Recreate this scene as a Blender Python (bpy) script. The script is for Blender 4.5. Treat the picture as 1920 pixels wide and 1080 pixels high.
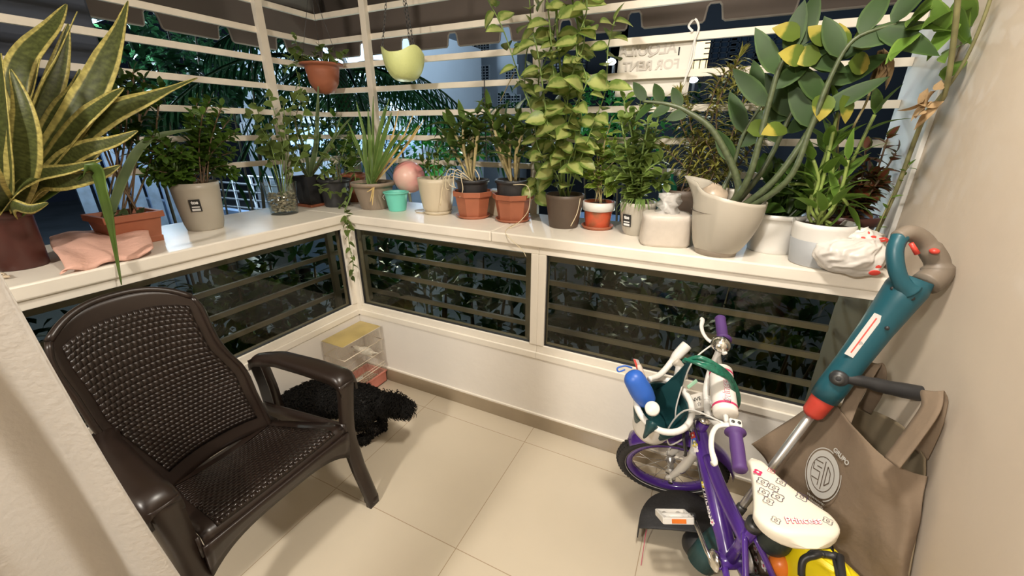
import bpy, bmesh, math, random
from math import sin, cos, pi, radians, sqrt, hypot
from mathutils import Vector, Matrix, noise
V = Vector
for o in list(bpy.data.objects): bpy.data.objects.remove(o)
SC = bpy.context.scene
COL = SC.collection
# ---------------------------------------------------------------- camera
FPX = 760.98
RT = V((.89836, .43926, .00258)); DN = V((.16131, -.32443, -.93206)); FW = V((-.40858, .83773, -.36231))
RT.normalize(); FW.normalize(); DN = FW.cross(RT).normalized(); FW = RT.cross(DN).normalized()
CP = V((0, 0, 1.41))
cd = bpy.data.cameras.new('camera'); cam = bpy.data.objects.new('camera', cd); COL.objects.link(cam)
cd.sensor_width = 36; cd.lens = FPX / 1920 * 36; cd.clip_start = .02; cd.clip_end = 400
cam.matrix_world = Matrix(((RT.x, -DN.x, -FW.x, CP.x), (RT.y, -DN.y, -FW.y, CP.y), (RT.z, -DN.z, -FW.z, CP.z), (0, 0, 0, 1)))
SC.camera = cam
# ---------------------------------------------------------------- world, lights, exposure
w = bpy.data.worlds.new('world'); SC.world = w; w.use_nodes = True
w.node_tree.nodes['Background'].inputs[0].default_value = (.06, .09, .16, 1)
w.node_tree.nodes['Background'].inputs[1].default_value = .06
SC.view_settings.view_transform = 'Standard'; SC.view_settings.look = 'None'
SC.view_settings.exposure = 0.0; SC.view_settings.gamma = 1; SC.view_settings.use_curve_mapping = False
def light(name, kind, loc, energy, color, size=.2, to=None, spot=1.2):
    d = bpy.data.lights.new(name, kind); d.energy = energy; d.color = color
    if kind == 'AREA': d.shape = 'DISK'; d.size = size
    elif kind in ('POINT', 'SPOT'): d.shadow_soft_size = size
    if kind == 'SPOT': d.spot_size = spot; d.spot_blend = .6
    o = bpy.data.objects.new(name, d); COL.objects.link(o); o.location = loc
    if to is not None: o.rotation_euler = (V(to) - V(loc)).to_track_quat('-Z', 'Y').to_euler()
    return o
WARM = (1, .87, .70); COOL = (.62, .82, 1)
light('balcony_ceiling_light', 'AREA', (.0, .70, 2.42), 34, (1, .92, .81), .22, to=(-.2, .75, 0))
light('room_ceiling_light', 'AREA', (-.85, -1.35, 2.38), 52, (1, .93, .83), .22, to=(-.4, .8, .6))
# street light falls on the facades outside; the fills below are added lamps
light('street_light_glow_left', 'POINT', (-6.4, 8.4, 2.6), 520, COOL, .15)
light('street_light_glow_mid', 'POINT', (-6.0, 12.5, 5.0), 320, COOL, .15)
light('street_light_glow_right', 'POINT', (1.4, 15.0, 3.0), 160, COOL, .15)
light('garden_fill', 'POINT', (-3.2, 3.6, .2), 90, (.85, 1, .88), .2)  # added fill without a visible source, lifts the bushes behind the low glass
light('garden_fill_far', 'POINT', (-.6, 4.6, .3), 60, (.88, 1, .9), .2)  # second added fill, for the garden bed farther along
light('parking_fill', 'POINT', (-13, 8, 4.5), 2600, COOL, .3)  # added light, brightens the white louvred building and the parking area
light('street_fill_near', 'POINT', (-7.5, 3.2, 2.4), 150, COOL, .15)  # added to brighten the street at the left; no lamp stands here

# ---------------------------------------------------------------- pixel rays of the photograph
def ray(u, v): return RT * ((u - 960) / FPX) + DN * ((v - 540) / FPX) + FW
def pz(u, v, z): d = ray(u, v); return CP + d * ((z - CP.z) / d.z)
def py(u, v, y): d = ray(u, v); return CP + d * (y / d.y)
def px(u, v, x): d = ray(u, v); return CP + d * (x / d.x)
def pd(u, v, D): return CP + ray(u, v) * D
def proj(P): q = V(P) - CP; z = q.dot(FW); return (960 + FPX * q.dot(RT) / z, 540 + FPX * q.dot(DN) / z)
def depth(P): return (V(P) - CP).dot(FW)

# ---------------------------------------------------------------- materials
MATS = {}
def nodes(m): return m.node_tree.nodes, m.node_tree.links
def mat(name, col, rough=.5, metal=0, var=.12, vscale=8, bump=0, bscale=40, spec=.5, trans=0, coat=0, emit=None, est=0, alpha=1, col2=None, stretch=None, sss=0):
    if name in MATS: return MATS[name]
    m = bpy.data.materials.new(name); m.use_nodes = True; N, L = nodes(m); b = N['Principled BSDF']
    tc = N.new('ShaderNodeTexCoord'); mp = N.new('ShaderNodeMapping'); L.new(tc.outputs['Object'], mp.inputs[0])
    if stretch: mp.inputs['Scale'].default_value = stretch
    n = N.new('ShaderNodeTexNoise'); n.inputs['Scale'].default_value = vscale; n.inputs['Detail'].default_value = 5; L.new(mp.outputs[0], n.inputs[0])
    r = N.new('ShaderNodeValToRGB'); c2 = col2 or tuple(c * (1 - var * 2) for c in col)
    r.color_ramp.elements[0].color = (*c2, 1); r.color_ramp.elements[1].color = (*col, 1)
    r.color_ramp.elements[0].position = .3; r.color_ramp.elements[1].position = .62
    L.new(n.outputs[0], r.inputs[0]); L.new(r.outputs[0], b.inputs['Base Color'])
    b.inputs['Roughness'].default_value = rough; b.inputs['Metallic'].default_value = metal
    b.inputs['Specular IOR Level'].default_value = spec; b.inputs['Transmission Weight'].default_value = trans
    b.inputs['Coat Weight'].default_value = coat; b.inputs['Alpha'].default_value = alpha
    if sss: b.inputs['Subsurface Weight'].default_value = sss; b.inputs['Subsurface Scale'].default_value = .02
    if emit: b.inputs['Emission Color'].default_value = (*emit, 1); b.inputs['Emission Strength'].default_value = est
    if bump:
        bn = N.new('ShaderNodeTexNoise'); bn.inputs['Scale'].default_value = bscale; bn.inputs['Detail'].default_value = 6; L.new(mp.outputs[0], bn.inputs[0])
        bp = N.new('ShaderNodeBump'); bp.inputs['Strength'].default_value = bump; bp.inputs['Distance'].default_value = .01
        L.new(bn.outputs[0], bp.inputs['Height']); L.new(bp.outputs[0], b.inputs['Normal'])
    MATS[name] = m; return m
def leafmat(name, c_in, c_out, edge=.78, rough=.42, patch=0, mid=None, bands=0, tl=.25, jag=.12, tip=False):
    """leaf colour runs across the blade (UV u): c_in in the middle, c_out at the margin; patch adds variegation"""
    if name in MATS: return MATS[name]
    m = bpy.data.materials.new(name); m.use_nodes = True; N, L = nodes(m); b = N['Principled BSDF']; out = N['Material Output']
    uv = N.new('ShaderNodeUVMap'); sp = N.new('ShaderNodeSeparateXYZ'); L.new(uv.outputs[0], sp.inputs[0])
    a = N.new('ShaderNodeMath'); a.operation = 'SUBTRACT'; L.new(sp.outputs[0], a.inputs[0]); a.inputs[1].default_value = .5
    ab = N.new('ShaderNodeMath'); ab.operation = 'ABSOLUTE'; L.new(a.outputs[0], ab.inputs[0])
    tc = N.new('ShaderNodeTexCoord'); n = N.new('ShaderNodeTexNoise'); n.inputs['Scale'].default_value = 30; n.inputs['Detail'].default_value = 3; L.new(tc.outputs['Object'], n.inputs[0])
    mu = N.new('ShaderNodeMath'); mu.operation = 'MULTIPLY_ADD'; L.new(n.outputs[0], mu.inputs[0]); mu.inputs[1].default_value = jag + patch; L.new(sp.outputs[1] if tip else ab.outputs[0], mu.inputs[2])
    r = N.new('ShaderNodeValToRGB'); e = r.color_ramp.elements
    e[0].position = edge * .5 - .03 + .06 + patch * .5; e[0].color = (*c_in, 1); e[1].position = e[0].position + .04 + patch * .25; e[1].color = (*c_out, 1)
    L.new(mu.outputs[0], r.inputs[0]); last = r.outputs[0]
    n2 = N.new('ShaderNodeTexNoise'); n2.inputs['Scale'].default_value = 9; L.new(tc.outputs['Object'], n2.inputs[0])
    if bands:
        mp = N.new('ShaderNodeMapping'); mp.inputs['Scale'].default_value = (3, bands, 1); L.new(uv.outputs[0], mp.inputs[0])
        n2.inputs['Scale'].default_value = 1.6; n2.inputs['Detail'].default_value = 4; L.new(mp.outputs[0], n2.inputs[0])
    hs = N.new('ShaderNodeMapRange'); hs.inputs[1].default_value = .35; hs.inputs[2].default_value = .65; hs.inputs[3].default_value = .55 if bands else .7; hs.inputs[4].default_value = 1.15; L.new(n2.outputs[0], hs.inputs[0])
    mx = N.new('ShaderNodeMix'); mx.data_type = 'RGBA'; mx.blend_type = 'MULTIPLY'; mx.inputs[0].default_value = 1; L.new(last, mx.inputs[6])
    cb = N.new('ShaderNodeCombineColor'); [L.new(hs.outputs[0], cb.inputs[i]) for i in range(3)]; L.new(cb.outputs[0], mx.inputs[7])
    L.new(mx.outputs[2], b.inputs['Base Color']); b.inputs['Roughness'].default_value = rough; b.inputs['Specular IOR Level'].default_value = .28
    t = N.new('ShaderNodeBsdfTranslucent'); L.new(mx.outputs[2], t.inputs[0])
    ms = N.new('ShaderNodeMixShader'); ms.inputs[0].default_value = tl; L.new(b.outputs[0], ms.inputs[1]); L.new(t.outputs[0], ms.inputs[2]); L.new(ms.outputs[0], out.inputs[0])
    MATS[name] = m; return m
def glassmat(name, tint=(.9, .95, .95), gloss=.12, rough=.02):
    if name in MATS: return MATS[name]
    m = bpy.data.materials.new(name); m.use_nodes = True; N, L = nodes(m); N.remove(N['Principled BSDF']); out = N['Material Output']
    t = N.new('ShaderNodeBsdfTransparent'); t.inputs[0].default_value = (*tint, 1)
    g = N.new('ShaderNodeBsdfGlossy'); g.inputs['Roughness'].default_value = rough; f = N.new('ShaderNodeLayerWeight'); f.inputs[0].default_value = .5
    pw = N.new('ShaderNodeMath'); pw.operation = 'POWER'; pw.inputs[1].default_value = 4; L.new(f.outputs['Facing'], pw.inputs[0])
    mm = N.new('ShaderNodeMath'); mm.operation = 'MULTIPLY_ADD'; mm.inputs[1].default_value = .8; mm.inputs[2].default_value = gloss * .5; mm.use_clamp = True; L.new(pw.outputs[0], mm.inputs[0])
    x = N.new('ShaderNodeMixShader'); L.new(mm.outputs[0], x.inputs[0]); L.new(t.outputs[0], x.inputs[1]); L.new(g.outputs[0], x.inputs[2]); L.new(x.outputs[0], out.inputs[0])
    MATS[name] = m; return m
def bumpuv(m, kind, scale, strength, dist=.004):
    """woven relief laid out in the part's own UVs"""
    N, L = nodes(m); b = N['Principled BSDF']; uv = N.new('ShaderNodeUVMap'); mp = N.new('ShaderNodeMapping'); mp.inputs['Scale'].default_value = scale; L.new(uv.outputs[0], mp.inputs[0])
    sx = N.new('ShaderNodeSeparateXYZ'); L.new(mp.outputs[0], sx.inputs[0])
    def mth(op, a, b=None, c=None):
        m_ = N.new('ShaderNodeMath'); m_.operation = op
        for k, v in enumerate((a, b, c)):
            if v is None: continue
            if isinstance(v, (int, float)): m_.inputs[k].default_value = v
            else: L.new(v, m_.inputs[k])
        return m_.outputs[0]
    row = mth('MULTIPLY', mth('FLOOR', sx.outputs[1]), .5)
    fx = mth('FRACT', mth('ADD', sx.outputs[0], row)); fy = mth('FRACT', sx.outputs[1])
    h = mth('MULTIPLY', mth('SINE', mth('MULTIPLY', fx, pi)), mth('SINE', mth('MULTIPLY', fy, pi))); h = mth('POWER', mth('MAXIMUM', h, 0.0), .6)
    bp = N.new('ShaderNodeBump'); bp.inputs['Strength'].default_value = strength; bp.inputs['Distance'].default_value = dist
    L.new(h, bp.inputs['Height']); L.new(bp.outputs[0], b.inputs['Normal'])
M_ = dict(
    wall=mat('wall_paint', (.58, .49, .395), .75, var=.02, vscale=2, bump=.04, bscale=60),
    parapet=mat('parapet_paint', (.80, .76, .70), .6, var=.03, vscale=3, bump=.1, bscale=40),
    alu=mat('white_aluminium', (.82, .77, .68), .35, var=.015, bump=0),
    sill=mat('sill_white', (.84, .78, .68), .36, var=.05, vscale=5),
    barm=mat('grille_paint', (.78, .71, .60), .4, var=.03, vscale=20),
    terracotta=mat('terracotta', (.37, .12, .06), .5, var=.08, vscale=12),
    terradark=mat('dark_terracotta', (.065, .018, .013), .4, var=.1),
    black=mat('black_plastic', (.028, .028, .03), .42, var=.1), soil=mat('soil', (.07, .045, .03), .95, var=.3, vscale=60, bump=1, bscale=90),
    greige=mat('greige_pot', (.46, .42, .35), .38, var=.02), greigedk=mat('greige_base', (.30, .25, .20), .5), cream=mat('cream_pot', (.60, .52, .38), .4, var=.03),
    browngrey=mat('brown_grey_pot', (.28, .22, .165), .5, var=.04), dkbrown=mat('dark_brown_pot', (.105, .075, .055), .5, var=.06),
    teal=mat('teal_plastic', (.16, .62, .50), .4, var=.03), white=mat('white_plastic', (.72, .70, .66), .35, var=.02), lime=mat('lime_ceramic', (.66, .72, .30), .45, var=.03, bump=.2, bscale=80),
    chair=mat('brown_resin', (.020, .012, .0088), .33, var=.08, vscale=15, spec=.5), chairw=mat('brown_woven_resin', (.019, .0115, .0085), .36, var=.08, vscale=15),
    chairs=mat('brown_woven_resin_seat', (.019, .0115, .0085), .24, var=.08, vscale=15),
    purple=mat('purple_paint', (.085, .03, .28), .22, var=.05, coat=.6), grip=mat('purple_rubber', (.085, .035, .17), .6, var=.05), rubber=mat('tyre_rubber', (.03, .03, .032), .7, bump=.3, bscale=90),
    chrome=mat('chrome', (.75, .74, .70), .18, metal=1, var=.03), steel=mat('brushed_steel', (.62, .62, .62), .35, metal=.9, var=.05), dgrey=mat('dark_metal', (.09, .09, .09), .4, metal=.6),
    petrol=mat('petrol_plastic', (.012, .085, .115), .38, var=.06), petrol2=mat('dark_teal_plastic', (.012, .062, .07), .4, var=.08), red=mat('red_plastic', (.62, .06, .04), .4), orange=mat('orange_plastic', (.85, .22, .03), .35), taupe=mat('taupe_plastic', (.21, .17, .13), .5),
    yellow=mat('yellow_vinyl', (.86, .68, .01), .35, var=.05), blue=mat('blue_plastic', (.03, .13, .55), .4, var=.05), seatc=mat('seat_vinyl', (.83, .78, .66), .35, var=.01),
    bag=mat('brown_nonwoven', (.20, .145, .098), .85, var=.08, vscale=6, bump=.35, bscale=25), silver=mat('silver_print', (.52, .51, .48), .4, var=.05), printbrown=mat('brown_print', (.14, .10, .07), .8),
    cloth=mat('pink_cloth', (.72, .42, .33), .9, var=.05, bump=.4, bscale=60), curtain=mat('white_curtain', (.50, .475, .44), .85, var=.02, bump=.15, bscale=120), paper=mat('white_paper', (.80, .76, .69), .8, var=.02), ink=mat('faint_ink', (.66, .62, .57), .8), inkd=mat('black_ink', (.03, .03, .03), .7),
    pink=mat('pink_ink', (.65, .04, .14), .6), plasticbag=mat('white_film', (.70, .66, .61), .35, var=.06, vscale=14), redprint=mat('red_print', (.75, .07, .05), .5), awn=mat('awning_fabric', (.20, .16, .135), .85, var=.08, vscale=1.5), awnedge=mat('awning_piping', (.42, .37, .32), .8), panel=mat('grey_panel', (.05, .06, .085), .7, var=.08, vscale=3),
    stem=mat('green_stem', (.17, .26, .06), .55, var=.2, vscale=30), stemb=mat('brown_stem', (.16, .10, .055), .7, var=.2, vscale=30), cane=mat('pale_cane', (.44, .36, .17), .6, var=.2, vscale=25), root=mat('pale_roots', (.72, .62, .42), .7), dry=mat('dry_leaf', (.36, .24, .12), .8, var=.15, bump=.4, bscale=40), trunk=mat('palm_trunk', (.10, .08, .05), .9, bump=.6, bscale=8),
    ball=mat('ball_rubber', (.80, .50, .42), .35, col2=(.82, .16, .20), vscale=5), fur=mat('black_fur', (.007, .006, .0055), .55, var=.2), furs=mat('black_curls', (.008, .007, .006), .7, spec=.2, var=.3, vscale=40), bird=mat('white_feathers', (.82, .78, .68), .8), beak=mat('horn_beak', (.30, .22, .18), .5), pinktray=mat('pink_plastic', (.68, .25, .19), .4), wire=mat('cream_wire', (.80, .70, .55), .4), yel=mat('yellowed_film', (.75, .58, .18), .5, var=.15, alpha=.45),
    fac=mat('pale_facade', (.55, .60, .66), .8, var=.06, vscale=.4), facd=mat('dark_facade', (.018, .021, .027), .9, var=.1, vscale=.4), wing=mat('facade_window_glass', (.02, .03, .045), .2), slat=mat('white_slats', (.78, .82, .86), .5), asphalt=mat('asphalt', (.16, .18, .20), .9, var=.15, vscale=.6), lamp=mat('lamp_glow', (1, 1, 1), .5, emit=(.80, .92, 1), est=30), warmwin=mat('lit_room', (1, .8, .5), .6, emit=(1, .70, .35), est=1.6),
    slate=mat('pebbles', (.62, .52, .36), .5, col2=(.05, .05, .05), vscale=55, stretch=(.5, .5, 1.6)), painted=mat('painted_pot_scene', (.55, .09, .035), .5, col2=(.11, .09, .04), vscale=16), bluewall=mat('street_blue', (.30, .42, .62), .7, var=.08, vscale=2), leafbag=mat('clear_film', (.80, .78, .74), .25, alpha=.55), coco=mat('pale_shell', (.62, .56, .40), .6),
    lockc=mat('green_cable', (.012, .16, .10), .25, coat=.5, var=.25, vscale=60), greycloud=mat('grey_bag_film', (.34, .35, .36), .5, var=.12, vscale=8),
)
bumpuv(M_['chairw'], 0, (22, 30, 1), .8, .005); bumpuv(M_['chairs'], 0, (22, 22, 1), .9, .005)
LF = dict(
    snake=leafmat('snake_leaf', (.085, .10, .028), (.50, .43, .13), .60, .42, bands=30, tl=.12, jag=.03), vari=leafmat('variegated_leaf', (.42, .46, .15), (.16, .24, .05), .42, .38, patch=.5, tl=.35),
    dark=leafmat('dark_leaf', (.035, .075, .012), (.06, .12, .02), .8, .36), mid=leafmat('mid_leaf', (.075, .15, .02), (.12, .22, .035), .8, .38), orchid=leafmat('orchid_leaf', (.09, .15, .03), (.12, .19, .045), .8, .35), lime=leafmat('lime_leaf', (.22, .33, .04), (.40, .46, .12), .7, .4, tl=.35),
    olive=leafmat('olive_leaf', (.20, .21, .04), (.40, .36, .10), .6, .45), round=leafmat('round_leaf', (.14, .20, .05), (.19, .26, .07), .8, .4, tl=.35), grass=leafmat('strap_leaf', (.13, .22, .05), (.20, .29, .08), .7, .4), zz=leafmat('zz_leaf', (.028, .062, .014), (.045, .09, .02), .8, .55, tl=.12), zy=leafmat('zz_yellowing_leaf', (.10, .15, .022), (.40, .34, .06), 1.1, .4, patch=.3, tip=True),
    bamboo=leafmat('bamboo_leaf', (.12, .22, .035), (.17, .28, .05), .8, .38, tl=.35), coleus=leafmat('rust_leaf', (.16, .045, .02), (.11, .12, .03), .6, .5), outer=leafmat('outdoor_leaf', (.015, .06, .02), (.03, .10, .035), .8, .5), lit=leafmat('outdoor_lit_leaf', (.05, .30, .06), (.10, .45, .10), .8, .45), palm=leafmat('palm_leaf', (.015, .06, .02), (.03, .11, .04), .8, .4), aloe=leafmat('aloe_leaf', (.16, .23, .10), (.24, .31, .15), .8, .45))  # outdoor_lit_leaf is the outdoor leaf with lamplight put into its colour

# ---------------------------------------------------------------- mesh builder
class MB:
    def __init__(s): s.v = []; s.f = []; s.uv = []; s.sm = []
    def add(s, vs, fs, uvs=None, smooth=True):
        k = len(s.v); s.v.extend([tuple(p) for p in vs])
        for i, f in enumerate(fs):
            s.f.append(tuple(k + a for a in f)); s.uv.append([uvs[a] for a in f] if uvs else [(0, 0)] * len(f)); s.sm.append(smooth)
        return s
    def box(s, a, b, bev=0):
        x0, y0, z0 = [min(a[i], b[i]) for i in range(3)]; x1, y1, z1 = [max(a[i], b[i]) for i in range(3)]
        vs = [(x0, y0, z0), (x1, y0, z0), (x1, y1, z0), (x0, y1, z0), (x0, y0, z1), (x1, y0, z1), (x1, y1, z1), (x0, y1, z1)]
        return s.add(vs, [(3, 2, 1, 0), (4, 5, 6, 7), (0, 1, 5, 4), (1, 2, 6, 5), (2, 3, 7, 6), (3, 0, 4, 7)], smooth=False)
    def obox(s, c, ax, ay, az):
        c = V(c); ax = V(ax); ay = V(ay); az = V(az)
        vs = [c + ax * i + ay * j + az * k for k in (-1, 1) for (i, j) in ((-1, -1), (1, -1), (1, 1), (-1, 1))]
        return s.add(vs, [(3, 2, 1, 0), (4, 5, 6, 7), (0, 1, 5, 4), (1, 2, 6, 5), (2, 3, 7, 6), (3, 0, 4, 7)], smooth=False)
    def tube(s, pts, r, n=8, cap=True, closed=False, flat=1, up=None):
        pts = [V(p) for p in pts]; m = len(pts); R_ = r if isinstance(r, (list, tuple)) else [r] * m
        vs = []; ref = V(up) if up else V((0, 0, 1)); prev = None
        for i, p in enumerate(pts):
            t = (pts[(i + 1) % m] - pts[i - 1]) if closed else (pts[min(i + 1, m - 1)] - pts[max(i - 1, 0)])
            if t.length < 1e-9: t = V((0, 0, 1))
            t.normalize()
            if prev is None or up: a = t.cross(ref) if abs(t.dot(ref)) < .99 else t.cross(V((1, 0, 0)))
            else: a = prev - t * prev.dot(t)
            if a.length < 1e-6: a = t.orthogonal()
            a.normalize(); prev = a; b = t.cross(a)
            for k in range(n): q = 2 * pi * k / n; vs.append(p + (a * cos(q) + b * sin(q) * flat) * R_[i])
        fs = []; mm = m if closed else m - 1; uvs = [(k / n, i / m) for i in range(m) for k in range(n)]
        for i in range(mm):
            for k in range(n): j = (i + 1) % m; fs.append((i * n + k, i * n + (k + 1) % n, j * n + (k + 1) % n, j * n + k))
        if cap and not closed: fs.append(tuple(range(n))[::-1]); fs.append(tuple((m - 1) * n + k for k in range(n)))
        return s.add(vs, fs, uvs)
    def grid(s, P, nu, nv, closeu=False, uvs=None, smooth=True):
        vs = [P(i, j) for j in range(nv) for i in range(nu)]; fs = []
        for j in range(nv - 1):
            for i in range(nu if closeu else nu - 1): k = (i + 1) % nu; fs.append((j * nu + i, j * nu + k, (j + 1) * nu + k, (j + 1) * nu + i))
        uv = [(i / (nu - (0 if closeu else 1)), j / (nv - 1)) for j in range(nv) for i in range(nu)]
        return s.add(vs, fs, uv, smooth)
    def lathe(s, prof, c=(0, 0, 0), n=36, sq=(1, 1), axis=None, poly=0, off=0):
        """prof: (radius, height) pairs"""
        c = V(c); A = Matrix.Identity(3) if axis is None else V(axis).to_track_quat('Z', 'Y').to_matrix()
        def P(i, j):
            r, h = prof[j]; t = 2 * pi * i / n + off
            return c + A @ V((r * cos(t) * sq[0], r * sin(t) * sq[1], h))
        s.grid(P, n, len(prof), closeu=True, smooth=(n > 10))
        return s
    def ball(s, c, r, nu=20, nv=12, sc=(1, 1, 1), M=None):
        c = V(c)
        def P(i, j):
            a = 2 * pi * i / nu; b = -pi / 2 + pi * j / (nv - 1); p = V((cos(a) * cos(b) * sc[0] * r, sin(a) * cos(b) * sc[1] * r, sin(b) * sc[2] * r))
            return c + (M @ p if M is not None else p)
        return s.grid(P, nu, nv, closeu=True)
    def leaf(s, b, d, n, L, W, shape='ovate', seg=5, cup=.25, droop=.3, twist=0):
        b = V(b); d = V(d).normalized(); n = V(n); n = n - d * n.dot(d)
        if n.length < 1e-4: n = d.orthogonal()
        n.normalize(); side = d.cross(n)
        vs = []; uv = []
        for i in range(seg + 1):
            t = i / seg; c = b + d * (L * t * (1 - .25 * droop * t)) - n * (droop * L * t * t * .6)
            if shape == 'ovate': w_ = sin(pi * min(1, t ** .75)) ** .8 if t < 1 else 0
            elif shape == 'lance': w_ = sin(pi * t ** .62) ** .9 if t < 1 else 0
            elif shape == 'strap': w_ = min(1, .45 + t * 2) * (1 - t ** 3)
            elif shape == 'heart': w_ = (1 - t) ** .6 * min(1, .75 + 2.5 * t) * 1.05
            else: w_ = sin(pi * t ** 1.35) ** .9 if t < 1 else 0
            hw = W * .5 * max(w_, 0.02); nn = n
            if twist: q = Matrix.Rotation(twist * t, 3, d); side2 = q @ side; nn = q @ n
            else: side2 = side
            vs += [c - side2 * hw + nn * hw * cup, c, c + side2 * hw + nn * hw * cup]; uv += [(0, t), (.5, t), (1, t)]
        fs = []
        for i in range(seg):
            k = i * 3; fs += [(k, k + 1, k + 4, k + 3), (k + 1, k + 2, k + 5, k + 4)]
        return s.add(vs, fs, uv)
    def ribbon(s, pts, widths, side=None, cup=.15, thick=0, sub=4, nface=None):
        """long blade along a path; side = across direction (or None: horizontal)"""
        pts = smoothpath(pts, sub); m = len(pts); ws = [interp(widths, i / (m - 1)) for i in range(m)]
        vs = []; uv = []
        for i, p in enumerate(pts):
            t = (pts[min(i + 1, m - 1)] - pts[max(i - 1, 0)]).normalized(); a = V(side) if side is not None else t.cross(V((0, 0, 1)))
            a = a - t * a.dot(t)
            if a.length < 1e-5: a = t.orthogonal()
            a.normalize(); n = a.cross(t); hw = ws[i] / 2
            for k in range(5): q = (k - 2) / 2; vs.append(p + a * hw * q + n * hw * cup * (q * q)); uv.append((k / 4, i / (m - 1)))
        fs = [(i * 5 + k, i * 5 + k + 1, i * 5 + k + 6, i * 5 + k + 5) for i in range(m - 1) for k in range(4)]
        return s.add(vs, fs, uv)
    def build(s, name, m, parent=None, loc=None, solid=0, bevel=0, sub=0, kind=None, label=None):
        me = bpy.data.meshes.new(name)
        base = V(loc) if loc is not None else V((0, 0, 0))
        me.from_pydata([tuple(V(p) - base) for p in s.v], [], s.f); me.update()
        uvl = me.uv_layers.new(name='UVMap'); k = 0
        flat = [c for u in s.uv for q in u for c in q]; uvl.data.foreach_set('uv', flat)
        me.polygons.foreach_set('use_smooth', s.sm)
        me.materials.append(m); o = bpy.data.objects.new(name, me); COL.objects.link(o); o.location = base
        if parent is not None:
            o.parent = parent
            o.matrix_parent_inverse = Matrix.Translation(V(parent['org'])).inverted() if 'org' in parent else parent.matrix_basis.inverted()
        if solid: q = o.modifiers.new('solid', 'SOLIDIFY'); q.thickness = solid; q.offset = 0
        if bevel: q = o.modifiers.new('bevel', 'BEVEL'); q.width = bevel; q.segments = 2; q.limit_method = 'ANGLE'
        if sub: q = o.modifiers.new('sub', 'SUBSURF'); q.levels = sub; q.render_levels = sub
        if kind: o['kind'] = kind
        if label: o['label'] = label
        return o
def lerp(a, b, t): return a + (b - a) * t
def interp(ws, t):
    x = t * (len(ws) - 1); i = min(int(x), len(ws) - 2); return ws[i] + (ws[i + 1] - ws[i]) * (x - i)
def smoothpath(pts, k=4):
    pts = [V(p) for p in pts]
    if k <= 1 or len(pts) < 3: return pts
    out = []
    for i in range(len(pts) - 1):
        p0, p1, p2, p3 = pts[max(i - 1, 0)], pts[i], pts[i + 1], pts[min(i + 2, len(pts) - 1)]
        for j in range(k):
            t = j / k; out.append(.5 * ((2 * p1) + (p2 - p0) * t + (2 * p0 - 5 * p1 + 4 * p2 - p3) * t * t + (3 * p1 - p0 - 3 * p2 + p3) * t ** 3))
    out.append(pts[-1]); return out
def thing(name, label, cat, loc, group=None):
    o = bpy.data.objects.new(name, None); COL.objects.link(o); o.location = V(loc); o.empty_display_size = .05; o['org'] = tuple(V(loc))
    o['label'] = label; o['category'] = cat
    if group: o['group'] = group
    return o
def tag(o, label, cat, group=None, kind=None):
    o['label'] = label; o['category'] = cat
    if group: o['group'] = group
    if kind: o['kind'] = kind
    return o
def text(name, body, size, m, M, parent=None, ext=.0004, font=None, shear=0, mirror=False, bold=0):
    c = bpy.data.curves.new(name, 'FONT'); c.body = body; c.size = size; c.extrude = ext; c.align_x = 'CENTER'; c.align_y = 'CENTER'; c.shear = shear; c.offset = bold
    t = bpy.data.objects.new(name, c); COL.objects.link(t); dg = bpy.context.evaluated_depsgraph_get(); me = bpy.data.meshes.new_from_object(t.evaluated_get(dg)); bpy.data.objects.remove(t)
    if mirror: me.transform(Matrix.Scale(-1, 4, V((1, 0, 0))))
    me.transform(M); me.materials.clear(); me.materials.append(m); o = bpy.data.objects.new(name, me); COL.objects.link(o)
    if parent is not None: o.parent = parent; o.matrix_parent_inverse = Matrix.Translation(V(parent['org'])).inverted() if 'org' in parent else parent.matrix_basis.inverted()
    return o
def frameM(c, x, n):
    """matrix with local X along x, local Z along n"""
    n = V(n).normalized(); x = V(x); x = (x - n * x.dot(n)).normalized(); y = n.cross(x)
    return Matrix(((x.x, y.x, n.x, c[0]), (x.y, y.y, n.y, c[1]), (x.z, y.z, n.z, c[2]), (0, 0, 0, 1)))
def struct(name, mb, m, **k): return mb.build(name, m, kind='structure', **k)
rnd = random.Random(7)
def rv(s=1): return V((rnd.uniform(-1, 1), rnd.uniform(-1, 1), rnd.uniform(-1, 1))) * s

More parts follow.
